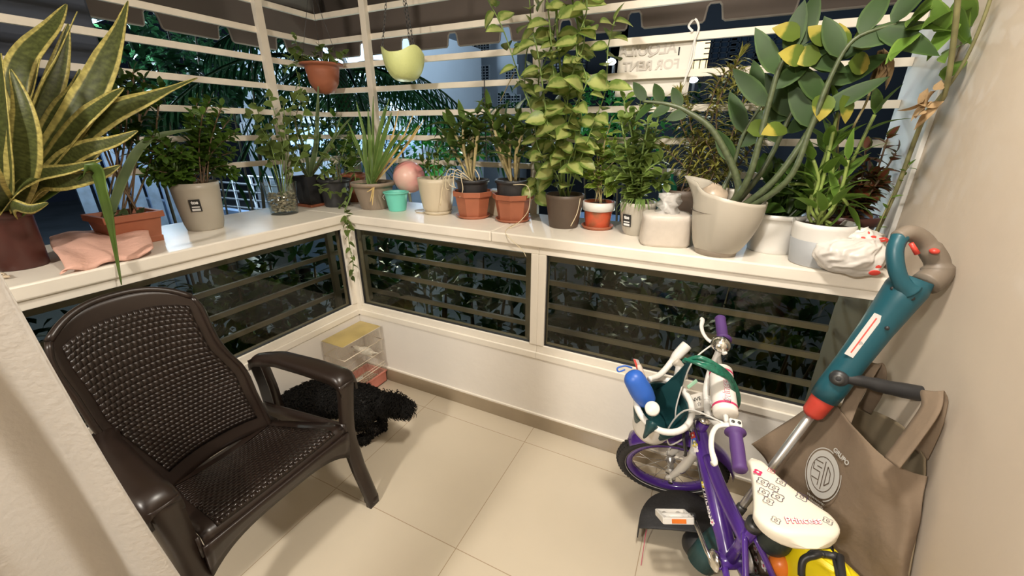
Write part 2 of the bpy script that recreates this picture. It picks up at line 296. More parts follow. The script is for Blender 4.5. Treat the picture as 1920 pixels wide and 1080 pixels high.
# ================================================================ the balcony shell
WX, WY, RX = -1.76, 1.56, .55            # inner faces of the left parapet, back parapet, right wall
SZ = .99                                 # shelf top
def floor_mat():
    m = bpy.data.materials.new('floor_tiles'); m.use_nodes = True; N, L = nodes(m); b = N['Principled BSDF']
    tc = N.new('ShaderNodeTexCoord'); mp = N.new('ShaderNodeMapping'); mp.inputs['Location'].default_value = (.03, -.235, 0); L.new(tc.outputs['Object'], mp.inputs[0])
    bt = N.new('ShaderNodeTexBrick'); bt.offset = 0; bt.inputs['Scale'].default_value = 1; bt.inputs['Brick Width'].default_value = .6; bt.inputs['Row Height'].default_value = .6; bt.inputs['Mortar Size'].default_value = .0016; bt.inputs['Mortar Smooth'].default_value = .3
    bt.inputs['Color1'].default_value = (.60, .525, .41, 1); bt.inputs['Color2'].default_value = (.585, .51, .395, 1); bt.inputs['Mortar'].default_value = (.36, .27, .18, 1); L.new(mp.outputs[0], bt.inputs[0])
    n = N.new('ShaderNodeTexNoise'); n.inputs['Scale'].default_value = 3; n.inputs['Detail'].default_value = 6; L.new(tc.outputs['Object'], n.inputs[0])
    r = N.new('ShaderNodeMapRange'); r.inputs[3].default_value = .93; r.inputs[4].default_value = 1.05; L.new(n.outputs[0], r.inputs[0]); cb = N.new('ShaderNodeCombineColor'); [L.new(r.outputs[0], cb.inputs[i]) for i in range(3)]
    mx = N.new('ShaderNodeMix'); mx.data_type = 'RGBA'; mx.blend_type = 'MULTIPLY'; mx.inputs[0].default_value = 1; L.new(bt.outputs[0], mx.inputs[6]); L.new(cb.outputs[0], mx.inputs[7]); L.new(mx.outputs[2], b.inputs['Base Color'])
    b.inputs['Roughness'].default_value = .16; rr = N.new('ShaderNodeMapRange'); rr.inputs[3].default_value = .10; rr.inputs[4].default_value = .26; L.new(n.outputs[0], rr.inputs[0]); L.new(rr.outputs[0], b.inputs['Roughness']); return m
struct('floor', MB().box((-2.0, -3.0, -.12), (.75, 1.72, 0)), floor_mat())
struct('ceiling', MB().box((-2.0, -3.0, 2.5), (.75, 1.75, 2.62)), mat('ceiling_paint', (.78, .75, .70), .8, var=.02))
struct('wall_right', MB().box((RX, -3.0, 0), (RX + .15, 2.06, 2.5)), M_['wall'])
struct('wall_behind', MB().box((-2.0, -3.15, 0), (.75, -3.0, 2.5)), mat('room_paint', (.72, .66, .58), .8, var=.02))
struct('wall_room_left', MB().box((-1.95, -3.0, 0), (-1.80, -.35, 2.5)), mat('room_paint', (.72, .66, .58), .8, var=.02))
struct('wall_back', MB().box((WX - .16, WY, -.1), (RX, WY + .16, .40)), M_['parapet'], bevel=.006)
struct('wall_left', MB().box((WX - .16, -.4, -.1), (WX, WY, .40)), M_['parapet'], bevel=.006)
bbm = mat('baseboard_tile', (.36, .29, .20), .18, var=.1, vscale=3)
struct('baseboard_back', MB().box((WX, WY - .012, 0), (RX, WY, .078)), bbm, bevel=.002)
struct('baseboard_left', MB().box((WX, -.4, 0), (WX + .012, WY - .012, .078)), bbm, bevel=.002)
# white cap strip along the top of the skirting
struct('trim_1', MB().box((WX, WY - .009, .078), (RX, WY, .086)), M_['alu'])
def lowwin(name, axis, a, b, side):
    """fixed pane in a stepped white frame; axis x: along the back wall, y: along the left wall; a..b span"""
    z0, z1 = .40, .945
    mb = MB(); f = .035; d0, d1 = -.004, .055
    def bx(u0, u1, w0, w1, q0, q1):
        if axis == 'x': mb.box((u0, WY + w0, q0), (u1, WY + w1, q1))
        else: mb.box((WX - w0, u0, q0), (WX - w1, u1, q1))
    bx(a, b, -.006, .062, z0, .432); bx(a, b, .004, .055, .432, .470)
    bx(a, b, .0, .055, .912, z1)
    bx(a, a + f, .0, .055, .470, .912); bx(b - f, b, .0, .055, .470, .912)
    o = mb.build(name, M_['alu'], bevel=.0025, kind='structure')
    g = MB()
    if axis == 'x': g.box((a + f - .004, WY + .022, .466), (b - f + .004, WY + .028, .916))
    else: g.box((WX - .022, a + f - .004, .466), (WX - .028, b - f + .004, .916))
    g.build('pane', glassmat('dark_glass', (.64, .62, .55), .05), o)
    # thin dark gasket around the pane
    gk = MB()
    def gx(u0, u1, q0, q1):
        if axis == 'x': gk.box((u0, WY + .012, q0), (u1, WY + .024, q1))
        else: gk.box((WX - .012, u0, q0), (WX - .024, u1, q1))
    gx(a + f, b - f, .470, .474); gx(a + f, b - f, .908, .912); gx(a + f, a + f + .004, .47, .912); gx(b - f - .004, b - f, .47, .912)
    gk.build('gasket', M_['black'], o)
lowwin('window_1', 'y', .10, WY - .003, 0)
lowwin('window_2', 'x', WX + .003, -.634, 0)
lowwin('window_3', 'x', -.634, RX, 0)
lowwin('window_4', 'y', -.40, .10, 0)
struct('trim_2', MB().box((WX - .055, WY - .004, .40), (WX + .028, WY + .055, .945)).box((WX + .028, WY - .004, .46), (WX + .034, WY + .01, .92)), M_['alu'], bevel=.004)
# the wide shelf: two aluminium topped boards meeting in the corner
s1 = MB(); s1.box((-.862, WY - .010, .943), (RX, 2.03, SZ)); struct('trim_3', s1, M_['sill'], bevel=.006)
s1 = MB(); s1.box((WX + .004, WY - .010, .943), (-.8635, 2.03, SZ)); struct('trim_4', s1, M_['sill'], bevel=.006)
s1 = MB(); s1.box((-2.30, -.4, .943), (WX + .010, WY - .0105, SZ)); struct('trim_5', s1, M_['sill'], bevel=.006)
s1 = MB(); s1.box((-2.30, WY - .0095, .943), (WX + .0035, 2.03, SZ)); struct('trim_6', s1, M_['sill'], bevel=.004)
struct('trim_7', MB().box((RX - .014, 1.71, SZ), (RX, 2.04, 2.5)), mat('channel_white', (.70, .69, .66), .5, var=.02), bevel=.003)
# ---------------------------------------------------------------- the security grille
GY, GX = 2.0, -2.27
gr = thing('security_grille', 'cream painted square bar security grille wrapping the balcony corner behind the plants', 'grille', (GX, GY, .2))
for k in range(-1, 15):
    z = 2.023 - .131 * k if k < 7 else [.895, .758, .620, .480, .338, .20, .07, -.05][k - 7]
    if k >= 14: break
    mb = MB(); h = .0135
    mb.box((GX - .009, GY - .009, z - h), (RX - .015, GY + .009, z + h)); mb.box((GX - .009, -.4, z - h), (GX + .009, GY - .009, z + h))
    mb.build('bar', M_['barm'], gr)
def post(x, y, z0, z1, wx=.02): return MB().box((x - wx, y - .014, z0), (x + wx, y + .014, z1)).build('post', M_['barm'], gr)
post(-1.867, GY - .02, SZ, 2.5); post(-.852, GY + .02, SZ, 2.3); post(-2.11, GY - .02, -.1, .943); post(-.852, GY - .02, -.1, .943)
MB().box((GX - .014 + .02, 1.63 - .02, SZ), (GX + .014 + .02, 1.63 + .02, 2.5)).build('post', M_['barm'], gr)
MB().box((GX - .014 + .02, 1.83 - .02, -.1), (GX + .014 + .02, 1.83 + .02, .943)).build('post', M_['barm'], gr)

# ================================================================ outside
gz = -3.2
tag(MB().box((-40, 2.6, gz - .1), (30, 60, gz)).box((-60, -20, gz - .1), (-2.6, 2.6, gz)).build('ground', M_['asphalt'], kind='structure'), 'dark asphalt ground', 'ground')
# awning: sloping fabric with a notched valance on two sides
aw = thing('awning', 'brown fabric awning with a notched valance shading the outside of the balcony', 'awning', (-1, 2.7, 2.0))
def valance(P0, P1, n, z, parent):
    """scalloped strip hanging from the awning front rail"""
    P0 = V(P0); P1 = V(P1); d = P1 - P0; prof = []
    for i in range(n):
        a = i / n; w_ = 1 / n
        for q, h in ((.0, .085), (.06, .085), (.09, .07), (.12, .008), (.15, 0), (.88, 0), (.90, .008), (.92, .07), (.95, .085)): prof.append((a + w_ * q, h))
    prof.append((1, .085)); mb = MB(); pip = []
    vs = []; 
    for t, h in prof:
        p = P0 + d * t; vs += [V((p.x, p.y, z + h)), V((p.x, p.y, z + .30))]; pip.append(V((p.x, p.y, z + h)))
    m = len(prof); mb.add(vs, [(2 * i, 2 * i + 2, 2 * i + 3, 2 * i + 1) for i in range(m - 1)], smooth=False)
    o = mb.build('valance', M_['awn'], parent, solid=.004); MB().tube(pip, .006, 6).build('piping', M_['awnedge'], o)
AX, AY, AZ = -3.05, 2.75, 1.955
valance((AX, AY, 0), (1.5, AY, 0), 11, AZ, aw); valance((AX, -.9, 0), (AX, AY, 0), 9, AZ, aw)
ft = MB(); ft.add([(AX, AY, AZ + .30), (1.5, AY, AZ + .30), (1.5, 1.9, 2.75), (-2.2, 1.9, 2.75)], [(0, 1, 2, 3)], smooth=False); ft.add([(AX, AY, AZ + .30), (AX, -.9, AZ + .30), (-2.2, -.9, 2.75), (-2.2, 1.9, 2.75)], [(0, 3, 2, 1)], smooth=False)
ft.build('canopy', M_['awn'], aw, solid=.005)
for q in (.0, 1.5, 2.6): MB().tube([(AX + .05 + q * 1.6, AY - .02, AZ + .29), (-2.15 + q * .9, 1.9, 2.72)], .012, 8).build('rib', M_['awn'], aw)
MB().tube([(AX, AY, AZ + .3), (1.5, AY, AZ + .3)], .014, 8).build('front_rail', M_['awn'], aw)
MB().tube([(AX, AY, AZ + .3), (AX, -.9, AZ + .3)], .014, 8).build('front_rail', M_['awn'], aw)
pn = MB().box((-2.44, .15, 1.60), (-2.41, 1.0, 2.6)); tag(pn.build('shade_panel', M_['panel'], loc=(-2.42, .6, 1.6), bevel=.01), 'dark blue-grey shade panel hanging outside the bars behind the big snake plant', 'panel')
def facade(name, label, c, x, up_h, wdt, m, wins, ww, wh, n=None, slats=False, dep=4.0):
    """c: left bottom corner of the front; x: direction along the front"""
    c = V(c); x = V((x[0], x[1], 0)).normalized(); nn = V((x.y, -x.x, 0))   # towards the viewer
    t = thing(name, label, 'building', c + x * wdt / 2)
    mb = MB(); mb.obox(c + x * wdt / 2 - nn * dep / 2 + V((0, 0, up_h / 2)), x * wdt / 2, nn * dep / 2, V((0, 0, up_h / 2))); mb.build('wall', m, t)
    for (a, z) in wins:
        p = c + x * a + V((0, 0, z)) + nn * .03
        MB().obox(p, x * (ww / 2 + .06), nn * .03, V((0, 0, wh / 2 + .06))).build('window', M_['slat'] if m is not M_['facd'] else M_['facd'], t)
        wo = MB().obox(p + nn * .04, x * ww / 2, nn * .01, V((0, 0, wh / 2))).build('pane', M_['wing'], t.children[-1] if False else t)
        gb = MB()
        for i in range(1, 6): gb.obox(p + nn * .08 + V((0, 0, -wh / 2 + wh * i / 6)), x * ww / 2, nn * .012, V((0, 0, .02)))
        for i in range(1, 4): gb.obox(p + nn * .08 + x * (-ww / 2 + ww * i / 4), x * .02, nn * .012, V((0, 0, wh / 2)))
        gb.build('window_bars', M_['slat'] if m is not M_['facd'] else M_['facd'], t)
    return t, nn
def wpx(c, y, lst):
    out = []
    for (u, v) in lst: p = py(u, v, y); out.append((p.x - c[0], p.z - c[2]))
    return out
c = (-17.2, 20, gz); facade('apartment_building', 'pale blue-lit apartment block with barred windows seen beyond the lime hanging bowl', c, (1, 0), 15, 3.4, M_['fac'], wpx(c, 20, [(845, 112), (822, 135), (838, 195), (812, 195), (812, 112)]), .75, .8)
c = (-13.3, 20.6, gz); facade('apartment_building', 'pale apartment block with two columns of small barred windows behind the orchids', c, (1, 0), 15, 3.5, M_['fac'], wpx(c, 20.6, [(882, 137), (907, 140), (884, 200), (908, 190), (945, 190), (965, 195), (885, 85), (908, 88), (960, 140)]), .62, .75)
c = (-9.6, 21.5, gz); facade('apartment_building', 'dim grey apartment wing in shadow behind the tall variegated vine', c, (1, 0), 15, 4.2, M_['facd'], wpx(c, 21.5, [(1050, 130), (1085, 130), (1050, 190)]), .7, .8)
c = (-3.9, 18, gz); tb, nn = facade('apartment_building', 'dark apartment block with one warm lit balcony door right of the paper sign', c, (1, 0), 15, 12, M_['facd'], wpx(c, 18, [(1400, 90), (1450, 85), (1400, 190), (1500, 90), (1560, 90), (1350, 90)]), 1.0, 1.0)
p = py(1308, 108, 17.9); MB().box((p.x - .35, 17.88, p.z - .62), (p.x + .35, 17.93, p.z + .5)).build('lit_door', M_['warmwin'], tb, label='warm lit balcony door')
rb = MB(); [rb.box((p.x - .5 + i * .2, 17.7, p.z - .7), (p.x - .47 + i * .2, 17.73, p.z - .1)) for i in range(6)]; rb.box((p.x - .55, 17.7, p.z - .12), (p.x + .55, 17.74, p.z - .08)); rb.build('balcony_rail', M_['facd'], tb)
c = (-19.0, 12, gz); tb, nn = facade('louvred_building', 'bright white building with a louvred wall panel behind the palm fronds', c, (1, 0), 7.6, 9.8, M_['fac'], [], 1, 1)
for (u0, v0, u1, v1, nm) in ((515, 172, 640, 228, 'louvre_panel'), (455, 232, 500, 258, 'louvre_panel')):
    A = py(u0, v0, 11.9); B = py(u1, v1, 11.9); mb = MB(); n_ = 11
    for i in range(n_): z = B.z + (A.z - B.z) * i / (n_ - 1); mb.box((A.x, 11.8, z - .05), (B.x, 11.9, z + .05))
    for i in range(7): x = A.x + (B.x - A.x) * i / 6; mb.box((x - .05, 11.78, B.z), (x + .05, 11.88, A.z))
    o = mb.build(nm, M_['slat'], tb); MB().box((A.x, 11.9, B.z), (B.x, 11.98, A.z)).build('dark_gap', M_['wing'], o)
c = (-14.6, 15.5, gz); facade('apartment_building', 'narrow white apartment block with a column of barred windows just right of the corner post', c, (1, 0), 15, 2.9, M_['fac'], wpx(c, 15.5, [(722, 152), (722, 210), (752, 190), (775, 150)]), .9, .9)
# low roof and street things on the left
tag(MB().add([(-13.5, 9.5, .9), (-8.2, 9.5, .75), (-8.2, 11, 1.25), (-13.5, 11, 1.5)], [(0, 1, 2, 3)], smooth=False).build('canopy_roof', M_['bluewall'], loc=(-11, 10, 1), solid=.12), 'grey-blue sloping canopy roof behind the terracotta hanging bowl', 'roof')
rl = thing('railing', 'white horizontal rail fence on the street below between the grey pot and the pebble vase', 'fence', (-13, 8.2, gz))
for i in range(5):
    v0 = 322 + i * 15; a = py(395, v0 + 4, 8.2); b = py(545, v0 + 14, 8.2); MB().tube([(a.x - 2, 8.2, a.z), (b.x + .5, 8.2, b.z)], .035, 8).build('rail', M_['slat'], rl)
for i in range(5): a = py(400 + i * 34, 330, 8.2); b = py(400 + i * 34, 396, 8.2); MB().tube([(a.x, 8.2, a.z), (a.x, 8.2, gz)], .04, 8).build('rail_post', M_['slat'], rl)
tag(MB().box((-24, 9.0, gz), (-9.5, 9.3, -1.4)).build('street_wall', M_['bluewall'], loc=(-15, 9.1, gz)), 'low blue-lit street wall behind the white rail fence', 'wall')
tag(MB().box((-40, 2.7, gz), (-24, 2.9, 1.6)).box((-5, 16, gz), (8, 16.2, -1.7)).build('street_wall', M_['bluewall'], loc=(0, 16, gz)), 'long low blue-grey wall across the street behind the big plants on the right', 'wall')
def car(x, y, label, m):
    t = thing('car', label, 'car', (x, y, gz)); z = gz
    def P(i, j):
        L = 4.2; s = i / 15; X = -L / 2 + L * s; hw = .85 * (1 - .25 * abs(2 * s - 1) ** 6)
        prof = [(-hw, .3), (-hw * 1.02, .75), (-hw * .8, 1.38 if .25 < s < .8 else .85), (hw * .8, 1.38 if .25 < s < .8 else .85), (hw * 1.02, .75), (hw, .3)]
        return V((x + X, y + prof[j][0], z + prof[j][1]))
    MB().grid(P, 16, 6).build('body', m, t, solid=.03)
    for a in (-1.3, 1.3):
        for b in (-.8, .8): MB().lathe([(0, -.1), (.3, -.1), (.3, .1), (0, .1)], (x + a, y + b, z + .3), 20, axis=(0, 1, 0)).build('wheel', M_['rubber'], t)
car(-1.2, 12.5, 'pale parked car glimpsed between the plants right of centre', M_['fac']); car(-12.5, 7.0, 'dark parked car glimpsed below the bars at far left', M_['dgrey'])
for (u, v, D, lab) in ((625, 106, 9.5, 'glowing street lamp above the terracotta hanging bowl'), (1146, 116, 12, 'glowing street lamp left of the paper sign'), (1300, 150, 13, 'glowing street lamp at the right edge of the paper sign')):
    p = pd(u, v, D); t = thing('street_lamp', lab, 'street lamp', (p.x, p.y + .3, gz))
    MB().tube([(p.x, p.y + .35, gz), (p.x, p.y + .35, p.z - .1), (p.x, p.y + .25, p.z + .12), (p.x, p.y, p.z + .10)], .05, 8).build('pole', M_['dgrey'], t)
    MB().ball(p, .14, 16, 10, (1, 1, .6)).build('bulb', M_['lamp'], t)
# garden vegetation: each shrub a thing of its own
def shrub(name, label, c, r, n, L, W, m, group=None, shape='ovate', hgt=1.0, trunk=True):
    c = V(c); t = thing(name, label, 'shrub', (c.x, c.y, gz), group); lf = MB(); st = MB()
    for i in range(n):
        d = rv().normalized(); p = c + V((d.x * r, d.y * r, d.z * r * hgt)) * rnd.uniform(.55, 1)
        lf.leaf(p, d + rv(.7), V((0, 0, 1)) + rv(.5), L * rnd.uniform(.7, 1.3), W, shape, 3, .2, .5)
    for i in range(3): d = rv().normalized() * r * .6; d.z = abs(d.z) * hgt; st.tube(smoothpath([(c.x, c.y, gz), (c.x + d.x * .3, c.y + d.y * .3, (c.z + gz) / 2), c + d], 3), [.018] * 6 + [.008], 5)
    lf.build('foliage', m, t); st.build('stem', M_['trunk'], t); return t
def palm(label, c, n, L, m, droop=.9):
    c = V(c); t = thing('palm_tree', label, 'palm', (c.x, c.y, gz)); MB().tube([(c.x, c.y, gz), (c.x + .1, c.y, (c.z + gz) / 2), c], [.14, .12, .1], 10).build('trunk', M_['trunk'], t)
    for i in range(n):
        a = 2 * pi * i / n + rnd.uniform(-.2, .2); e = rnd.uniform(.1, .9); d = V((cos(a) * cos(e), sin(a) * cos(e), sin(e))); mb = MB(); pts = []
        for k in range(13): q = k / 12; pts.append(c + d * L * q - V((0, 0, 1)) * droop * L * q * q * .75)
        mb.tube(pts, [.025] * 6 + [.015] * 7, 5)
        for k in range(2, 13):
            for s in (-1, 1):
                for h in (0, .5):
                    if k == 12 and h: continue
                    p = pts[k] * (1 - h) + pts[min(k + 1, 12)] * h; tg = (pts[min(k + 1, 12)] - pts[k - 1]).normalized(); sd = tg.cross(V((0, 0, 1))).normalized() * s
                    mb.leaf(p, tg * .7 + sd - V((0, 0, .45)), V((0, 0, 1)), L * .34 * (1 - .5 * k / 12), .035, 'lance', 3, .1, .5)
        mb.build('frond', m, t)
    return t
palm('tall dark palm with arching fronds outside the left bars', (-4.6, 4.3, 2.1), 13, 2.1, LF['palm'])
palm('palm with feathery fronds hanging behind the terracotta hanging bowl', (-6.2, 6.3, 1.9), 15, 2.4, LF['palm'], 1.1)
for i, (u, v, D, r) in enumerate([(300, 95, 5.5, 1.0), (400, 100, 6, .9), (250, 160, 4.6, .6), (470, 70, 7.0, .9), (350, 150, 7, .8)]):
    shrub('tree_crown', ['dark leafy tree crown behind the upper left bars', 'dark tree crown left of the left grille post', 'dark tree crown just behind the snake plant leaves', 'dark tree crown behind the left grille post top', 'dark tree crown above the bushy grey pot'][i], pd(u, v, D), r, 420, .20, .08, LF['outer'], 'dark trees beyond the left bars')
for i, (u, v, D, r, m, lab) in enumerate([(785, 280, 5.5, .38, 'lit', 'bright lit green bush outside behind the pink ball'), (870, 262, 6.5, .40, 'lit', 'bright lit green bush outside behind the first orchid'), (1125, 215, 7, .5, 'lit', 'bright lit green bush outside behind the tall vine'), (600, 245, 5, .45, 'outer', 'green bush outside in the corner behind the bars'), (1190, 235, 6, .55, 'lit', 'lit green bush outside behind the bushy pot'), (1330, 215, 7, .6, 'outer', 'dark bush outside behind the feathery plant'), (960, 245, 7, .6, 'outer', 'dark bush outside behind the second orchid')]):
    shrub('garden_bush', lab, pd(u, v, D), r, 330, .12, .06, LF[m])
# garden bed seen through the dark glass
for i, (u, v, D) in enumerate([(720, 500, 3.6), (800, 560, 3.3), (900, 500, 4.2), (560, 520, 3.8), (470, 580, 3.4), (1080, 540, 3.6), (1180, 560, 3.8), (1250, 640, 3.2), (1350, 560, 4.2), (1450, 650, 3.4), (1560, 620, 3.6), (950, 620, 3.0), (1100, 640, 3.3), (380, 640, 3.6), (640, 600, 3.2)]):
    pp = pd(u, v, D); shrub('garden_bush', 'dark garden bush seen through the low glass, %s' % ['left end of the middle pane', 'lower left of the middle pane', 'upper right of the middle pane', 'right half of the left pane', 'middle of the left pane', 'upper left of the right pane', 'upper middle of the right pane', 'centre of the right pane', 'above the bicycle basket', 'behind the bicycle bell', 'right end behind the trimmer', 'bottom right of the middle pane', 'bottom left of the right pane', 'beside the chair back', 'in the very corner'][i], pp, .55, 200, .16, .07, LF[['outer', 'mid', 'outer'][i % 3]], 'garden bushes below the balcony', hgt=.6)
for (x, y, z, r, l) in [(-4.0, .2, -.2, .7, 'dark bush low outside behind the curtain end of the left windows'), (-4.3, 1.1, -.1, .75, 'dark bush low outside behind the chair back'), (-3.9, 2.0, -.3, .6, 'dark bush low outside left of the corner'), (-4.4, -.6, .1, .7, 'dark bush low outside at the near end of the left windows')]: shrub('garden_bush', l, (x, y, z), r, 260, .16, .07, LF['outer'], 'garden bushes below the balcony', hgt=.8)
tag(MB().box((-9, 2.5, -2.6), (4, 3.0, -2.4)).build('garden_wall', M_['asphalt'], loc=(0, 3, -2)), 'dark garden wall seen low through the glass', 'wall')

# ================================================================ pots and plants on the shelf
UP = V((0, 0, 1))
def fit(u, vb, vt, wt, wb, z0=SZ, ut=None):
    """real size of a round pot standing at a spot of the shelf: base centre, height, top radius, base radius"""
    B0 = pz(u, vb, z0); d = V((B0.x, B0.y, 0)); hd = d.normalized(); k = 1 / ray(u, vb).length
    rb = wb * depth(B0) / FPX * k / 2; c = B0 + hd * rb
    lo, hi = .02, .8; rt = wt / wb * rb
    for _ in range(40):
        h = (lo + hi) / 2; q = proj(c - hd * rt + UP * h)[1]
        if q > vt: lo = h
        else: hi = h
    rt = wt * depth(c + UP * h) / FPX * (1 / ray(u, vt).length) / 2
    return c, h, rt, rb
def pot(name_, m, c, h, rt, rb, parent, rim=0, wall=.004, curve=0, n=40, poly=0, sq=(1, 1), off=0, soil=True, fill=.88):
    c = V(c); prof = [(0, 0), (rb * .97, 0), (rb, .004)]
    for i in range(1, 9):
        t = i / 8; r = rb + (rt - rb) * (t ** (1 - curve) if curve else t); prof.append((r, max(.005, h * t)))
    if rim: prof = prof[:-1] + [(prof[-1][0], h * (1 - rim)), (rt + .006, h * (1 - rim) + .001), (rt + .007, h * .99), (rt + .004, h)]
    prof += [(rt - wall, h), (rt - wall * 1.5, h * .97), (rt * .93 - wall, h * fill * .97)]
    if not soil: prof += [(rb - wall, .01), (0, .01)]
    k = poly or n; o = MB().lathe(prof, c, k, sq, off=off).build(name_, m, parent)
    if poly:
        for p in o.data.polygons: p.use_smooth = False
    if soil: MB().lathe([(0, h * fill + .004), (rt * .5, h * fill + .006), (rt * .97 - wall, h * fill)], c, k, sq, off=off).build('soil', M_['soil'], parent)
    return c + UP * h * fill
def saucer(c, r, m, parent, h=.016, name_='saucer', z=0):
    return MB().lathe([(0, z), (r * .85, z), (r, z + h), (r - .004, z + h), (r * .84, z + .004), (0, z + .004)], c, 36).build(name_, m, parent)
def sprout(lf, path, n, L, W, shape='ovate', ang=.9, t0=.15, t1=1, droop=.35, cup=.2, taper=.4, opp=False, upb=.3, tipn=1, seg=4, face=0):
    """leaves set spirally along a stem path"""
    pts = smoothpath(path, 6); m = len(pts); a0 = rnd.uniform(0, 6); n = int(n * 1.45); L *= 1.25; W *= 1.35
    for i in range(n):
        t = t0 + (t1 - t0) * i / max(1, n - 1); x = t * (m - 1); k = min(int(x), m - 2); p = pts[k].lerp(pts[k + 1], x - k); tg = (pts[k + 1] - pts[k]).normalized()
        s = (1 - taper * max(0, t - .3)) * rnd.uniform(.75, 1.15)
        for q in ((0, pi) if opp else (0,)):
            a = a0 + i * (pi / 2 if opp else 2.4) + q; e = tg.orthogonal().normalized(); e = Matrix.Rotation(a, 3, tg) @ e
            d = tg * cos(ang) + e * sin(ang) + UP * upb * .5 + rv(.18)
            lf.leaf(p, d - UP * face * .35, UP * (1 - face) + rv(.35) + tg * .3 * (1 - face) - FW * face * 1.1, L * s, W * s, shape, seg, cup, droop)
    for i in range(tipn): lf.leaf(pts[-1], (pts[-1] - pts[-2]).normalized() + rv(.25), UP + rv(.5), L * .7, W * .7, shape, seg, cup, droop * .6)
def at_y(l, y): return [py(u, v, y) for u, v in l]
def at_x(l, x): return [px(u, v, x) for u, v in l]
def plant(label, c, name_='potted_plant', group=None, cat='potted plant'): return thing(name_, label, cat, c, group)
def label_patch(parent, c, out, body, w_=.020, h_=.026, tilt=0.0):
    out = V(out).normalized(); x = UP.cross(out).normalized(); y = out.cross(x)
    M = frameM(V(c) + out * .0005, x, out)
    o = MB().obox(V(c), x * w_, y * h_, out * .0006).build('sticker', mat('label_black', (.02, .02, .02), .4), parent, label='small black product sticker')
    text('lettering', body, .019, mat('label_white', (.85, .85, .85), .5), M @ Matrix.Translation((0, .013, .0008)), o, bold=.0012)
    MB().obox(V(c) + out * .0012 - y * .006, x * w_ * .7, y * .0025, out * .0003).build('print_line', mat('label_white', (.85, .85, .85), .5), o)
    MB().obox(V(c) + out * .0012 - y * .018, x * w_ * .75, y * .0045, out * .0003).build('print_line', mat('label_white', (.85, .85, .85), .5), o)
def toview(c): d = V((-c[0], -c[1], 0)); return d.normalized()

# --- snake plant at the far left
c, h, rt, rb = fit(48, 506, 398, 128, 112); t = plant('big yellow-edged snake plant in a dark red pot at the left shelf end', c)
top = pot('pot', M_['terradark'], c, h, rt, rb, t, rim=.12)
lf = MB()
def blade(pix, xs, ws, side=None, cup=.25):
    P = [top + V((rnd.uniform(-.02, .02), rnd.uniform(-.03, .03), -.01))]
    for (u, v), x in zip(pix, xs): P.append(px(u, v, x))
    lf.ribbon(P, ws, side, cup, sub=7)
vw = V((.55, -.83, .0))
def sd(u0, v0, u1, v1, roll=0):
    """across direction lying in the picture plane, at right angles to the blade"""
    d = V((u1 - u0, v1 - v0, 0)).normalized(); a = RT * (-d.y) + DN * d.x; return a * cos(roll) + FW * sin(roll)
W_ = [.030, .055, .075, .082, .072, .045, .004]
X0 = c.x
blade([(25, 230), (42, 120), (100, 48), (125, 8)], [X0 + .02, X0 + .03, X0 + .01, X0], [.03, .06, .075, .062, .035, .004], sd(20, 380, 125, 8, .5))
blade([(35, 300), (75, 180), (108, 110), (145, 22)], [X0 + .05, X0 + .08, X0 + .07, X0 + .05], [.03, .055, .07, .055, .02, .004], sd(20, 380, 145, 22, -.7))
blade([(60, 260), (100, 160), (118, 95), (128, 45)], [X0 + .0, X0 + .02, X0 + .02, X0 + .02], [.03, .05, .06, .05, .03, .004], sd(20, 380, 128, 45, .9))
blade([(75, 320), (165, 190), (215, 80), (240, 2)], [X0 + .06, X0 + .12, X0 + .14, X0 + .13], [.03, .055, .08, .095, .075, .03, .003], sd(90, 320, 240, 0, .35))
blade([(110, 300), (190, 225), (290, 180), (370, 146)], [X0 + .08, X0 + .14, X0 + .18, X0 + .20], [.03, .055, .085, .090, .06, .02, .003], sd(60, 350, 370, 146, .1))
blade([(80, 320), (150, 235), (200, 190), (232, 165)], [X0 + .10, X0 + .17, X0 + .2, X0 + .21], [.03, .05, .07, .065, .04, .004], sd(60, 340, 232, 165, -.1))
blade([(90, 330), (150, 285), (215, 265), (258, 245)], [X0 + .12, X0 + .18, X0 + .22, X0 + .23], [.03, .05, .06, .05, .03, .004], sd(60, 340, 250, 248, .2))
blade([(70, 345), (120, 340), (185, 328), (225, 310)], [X0 + .14, X0 + .19, X0 + .22, X0 + .24], [.03, .05, .06, .05, .03, .004], sd(60, 340, 225, 320, .3))
blade([(5, 300), (0, 220), (-30, 120), (-50, 60)], [X0 + .10, X0 + .14, X0 + .14, X0 + .1], [.035, .06, .085, .08, .05, .004], sd(20, 380, -30, 60, .2))
blade([(15, 340), (12, 260), (8, 180), (2, 100)], [X0 + .14, X0 + .20, X0 + .22, X0 + .2], [.035, .065, .085, .07, .04, .004], sd(20, 380, 2, 100, -.3))
blade([(40, 345), (50, 270), (45, 200), (20, 130)], [X0 + .16, X0 + .22, X0 + .24, X0 + .22], [.035, .06, .08, .07, .04, .004], sd(20, 380, 30, 130, .4))
blade([(60, 300), (120, 230), (150, 180), (165, 120)], [X0 - .02, X0 - .02, X0 - .03, X0 - .04], [.03, .05, .06, .05, .03, .004], sd(60, 340, 165, 120, .8))
blade([(-20, 350), (-40, 300), (-70, 260)], [X0 + .2, X0 + .26, X0 + .3], [.03, .06, .07, .05, .004], sd(0, 380, -70, 260, .2))
blade([(20, 385), (55, 392), (90, 380)], [X0 + .15, X0 + .2, X0 + .22], [.03, .04, .03, .004], V((0, 0, 1)))
blade([(60, 360), (110, 315), (160, 300), (205, 262)], [X0 + .02, X0 + .06, X0 + .08, X0 + .09], [.03, .05, .06, .05, .03, .004], sd(60, 340, 205, 262, .5))
blade([(30, 360), (70, 330), (130, 318), (190, 300)], [X0 + .16, X0 + .20, X0 + .22, X0 + .22], [.03, .055, .06, .05, .03, .004], sd(40, 360, 190, 300, -.3))
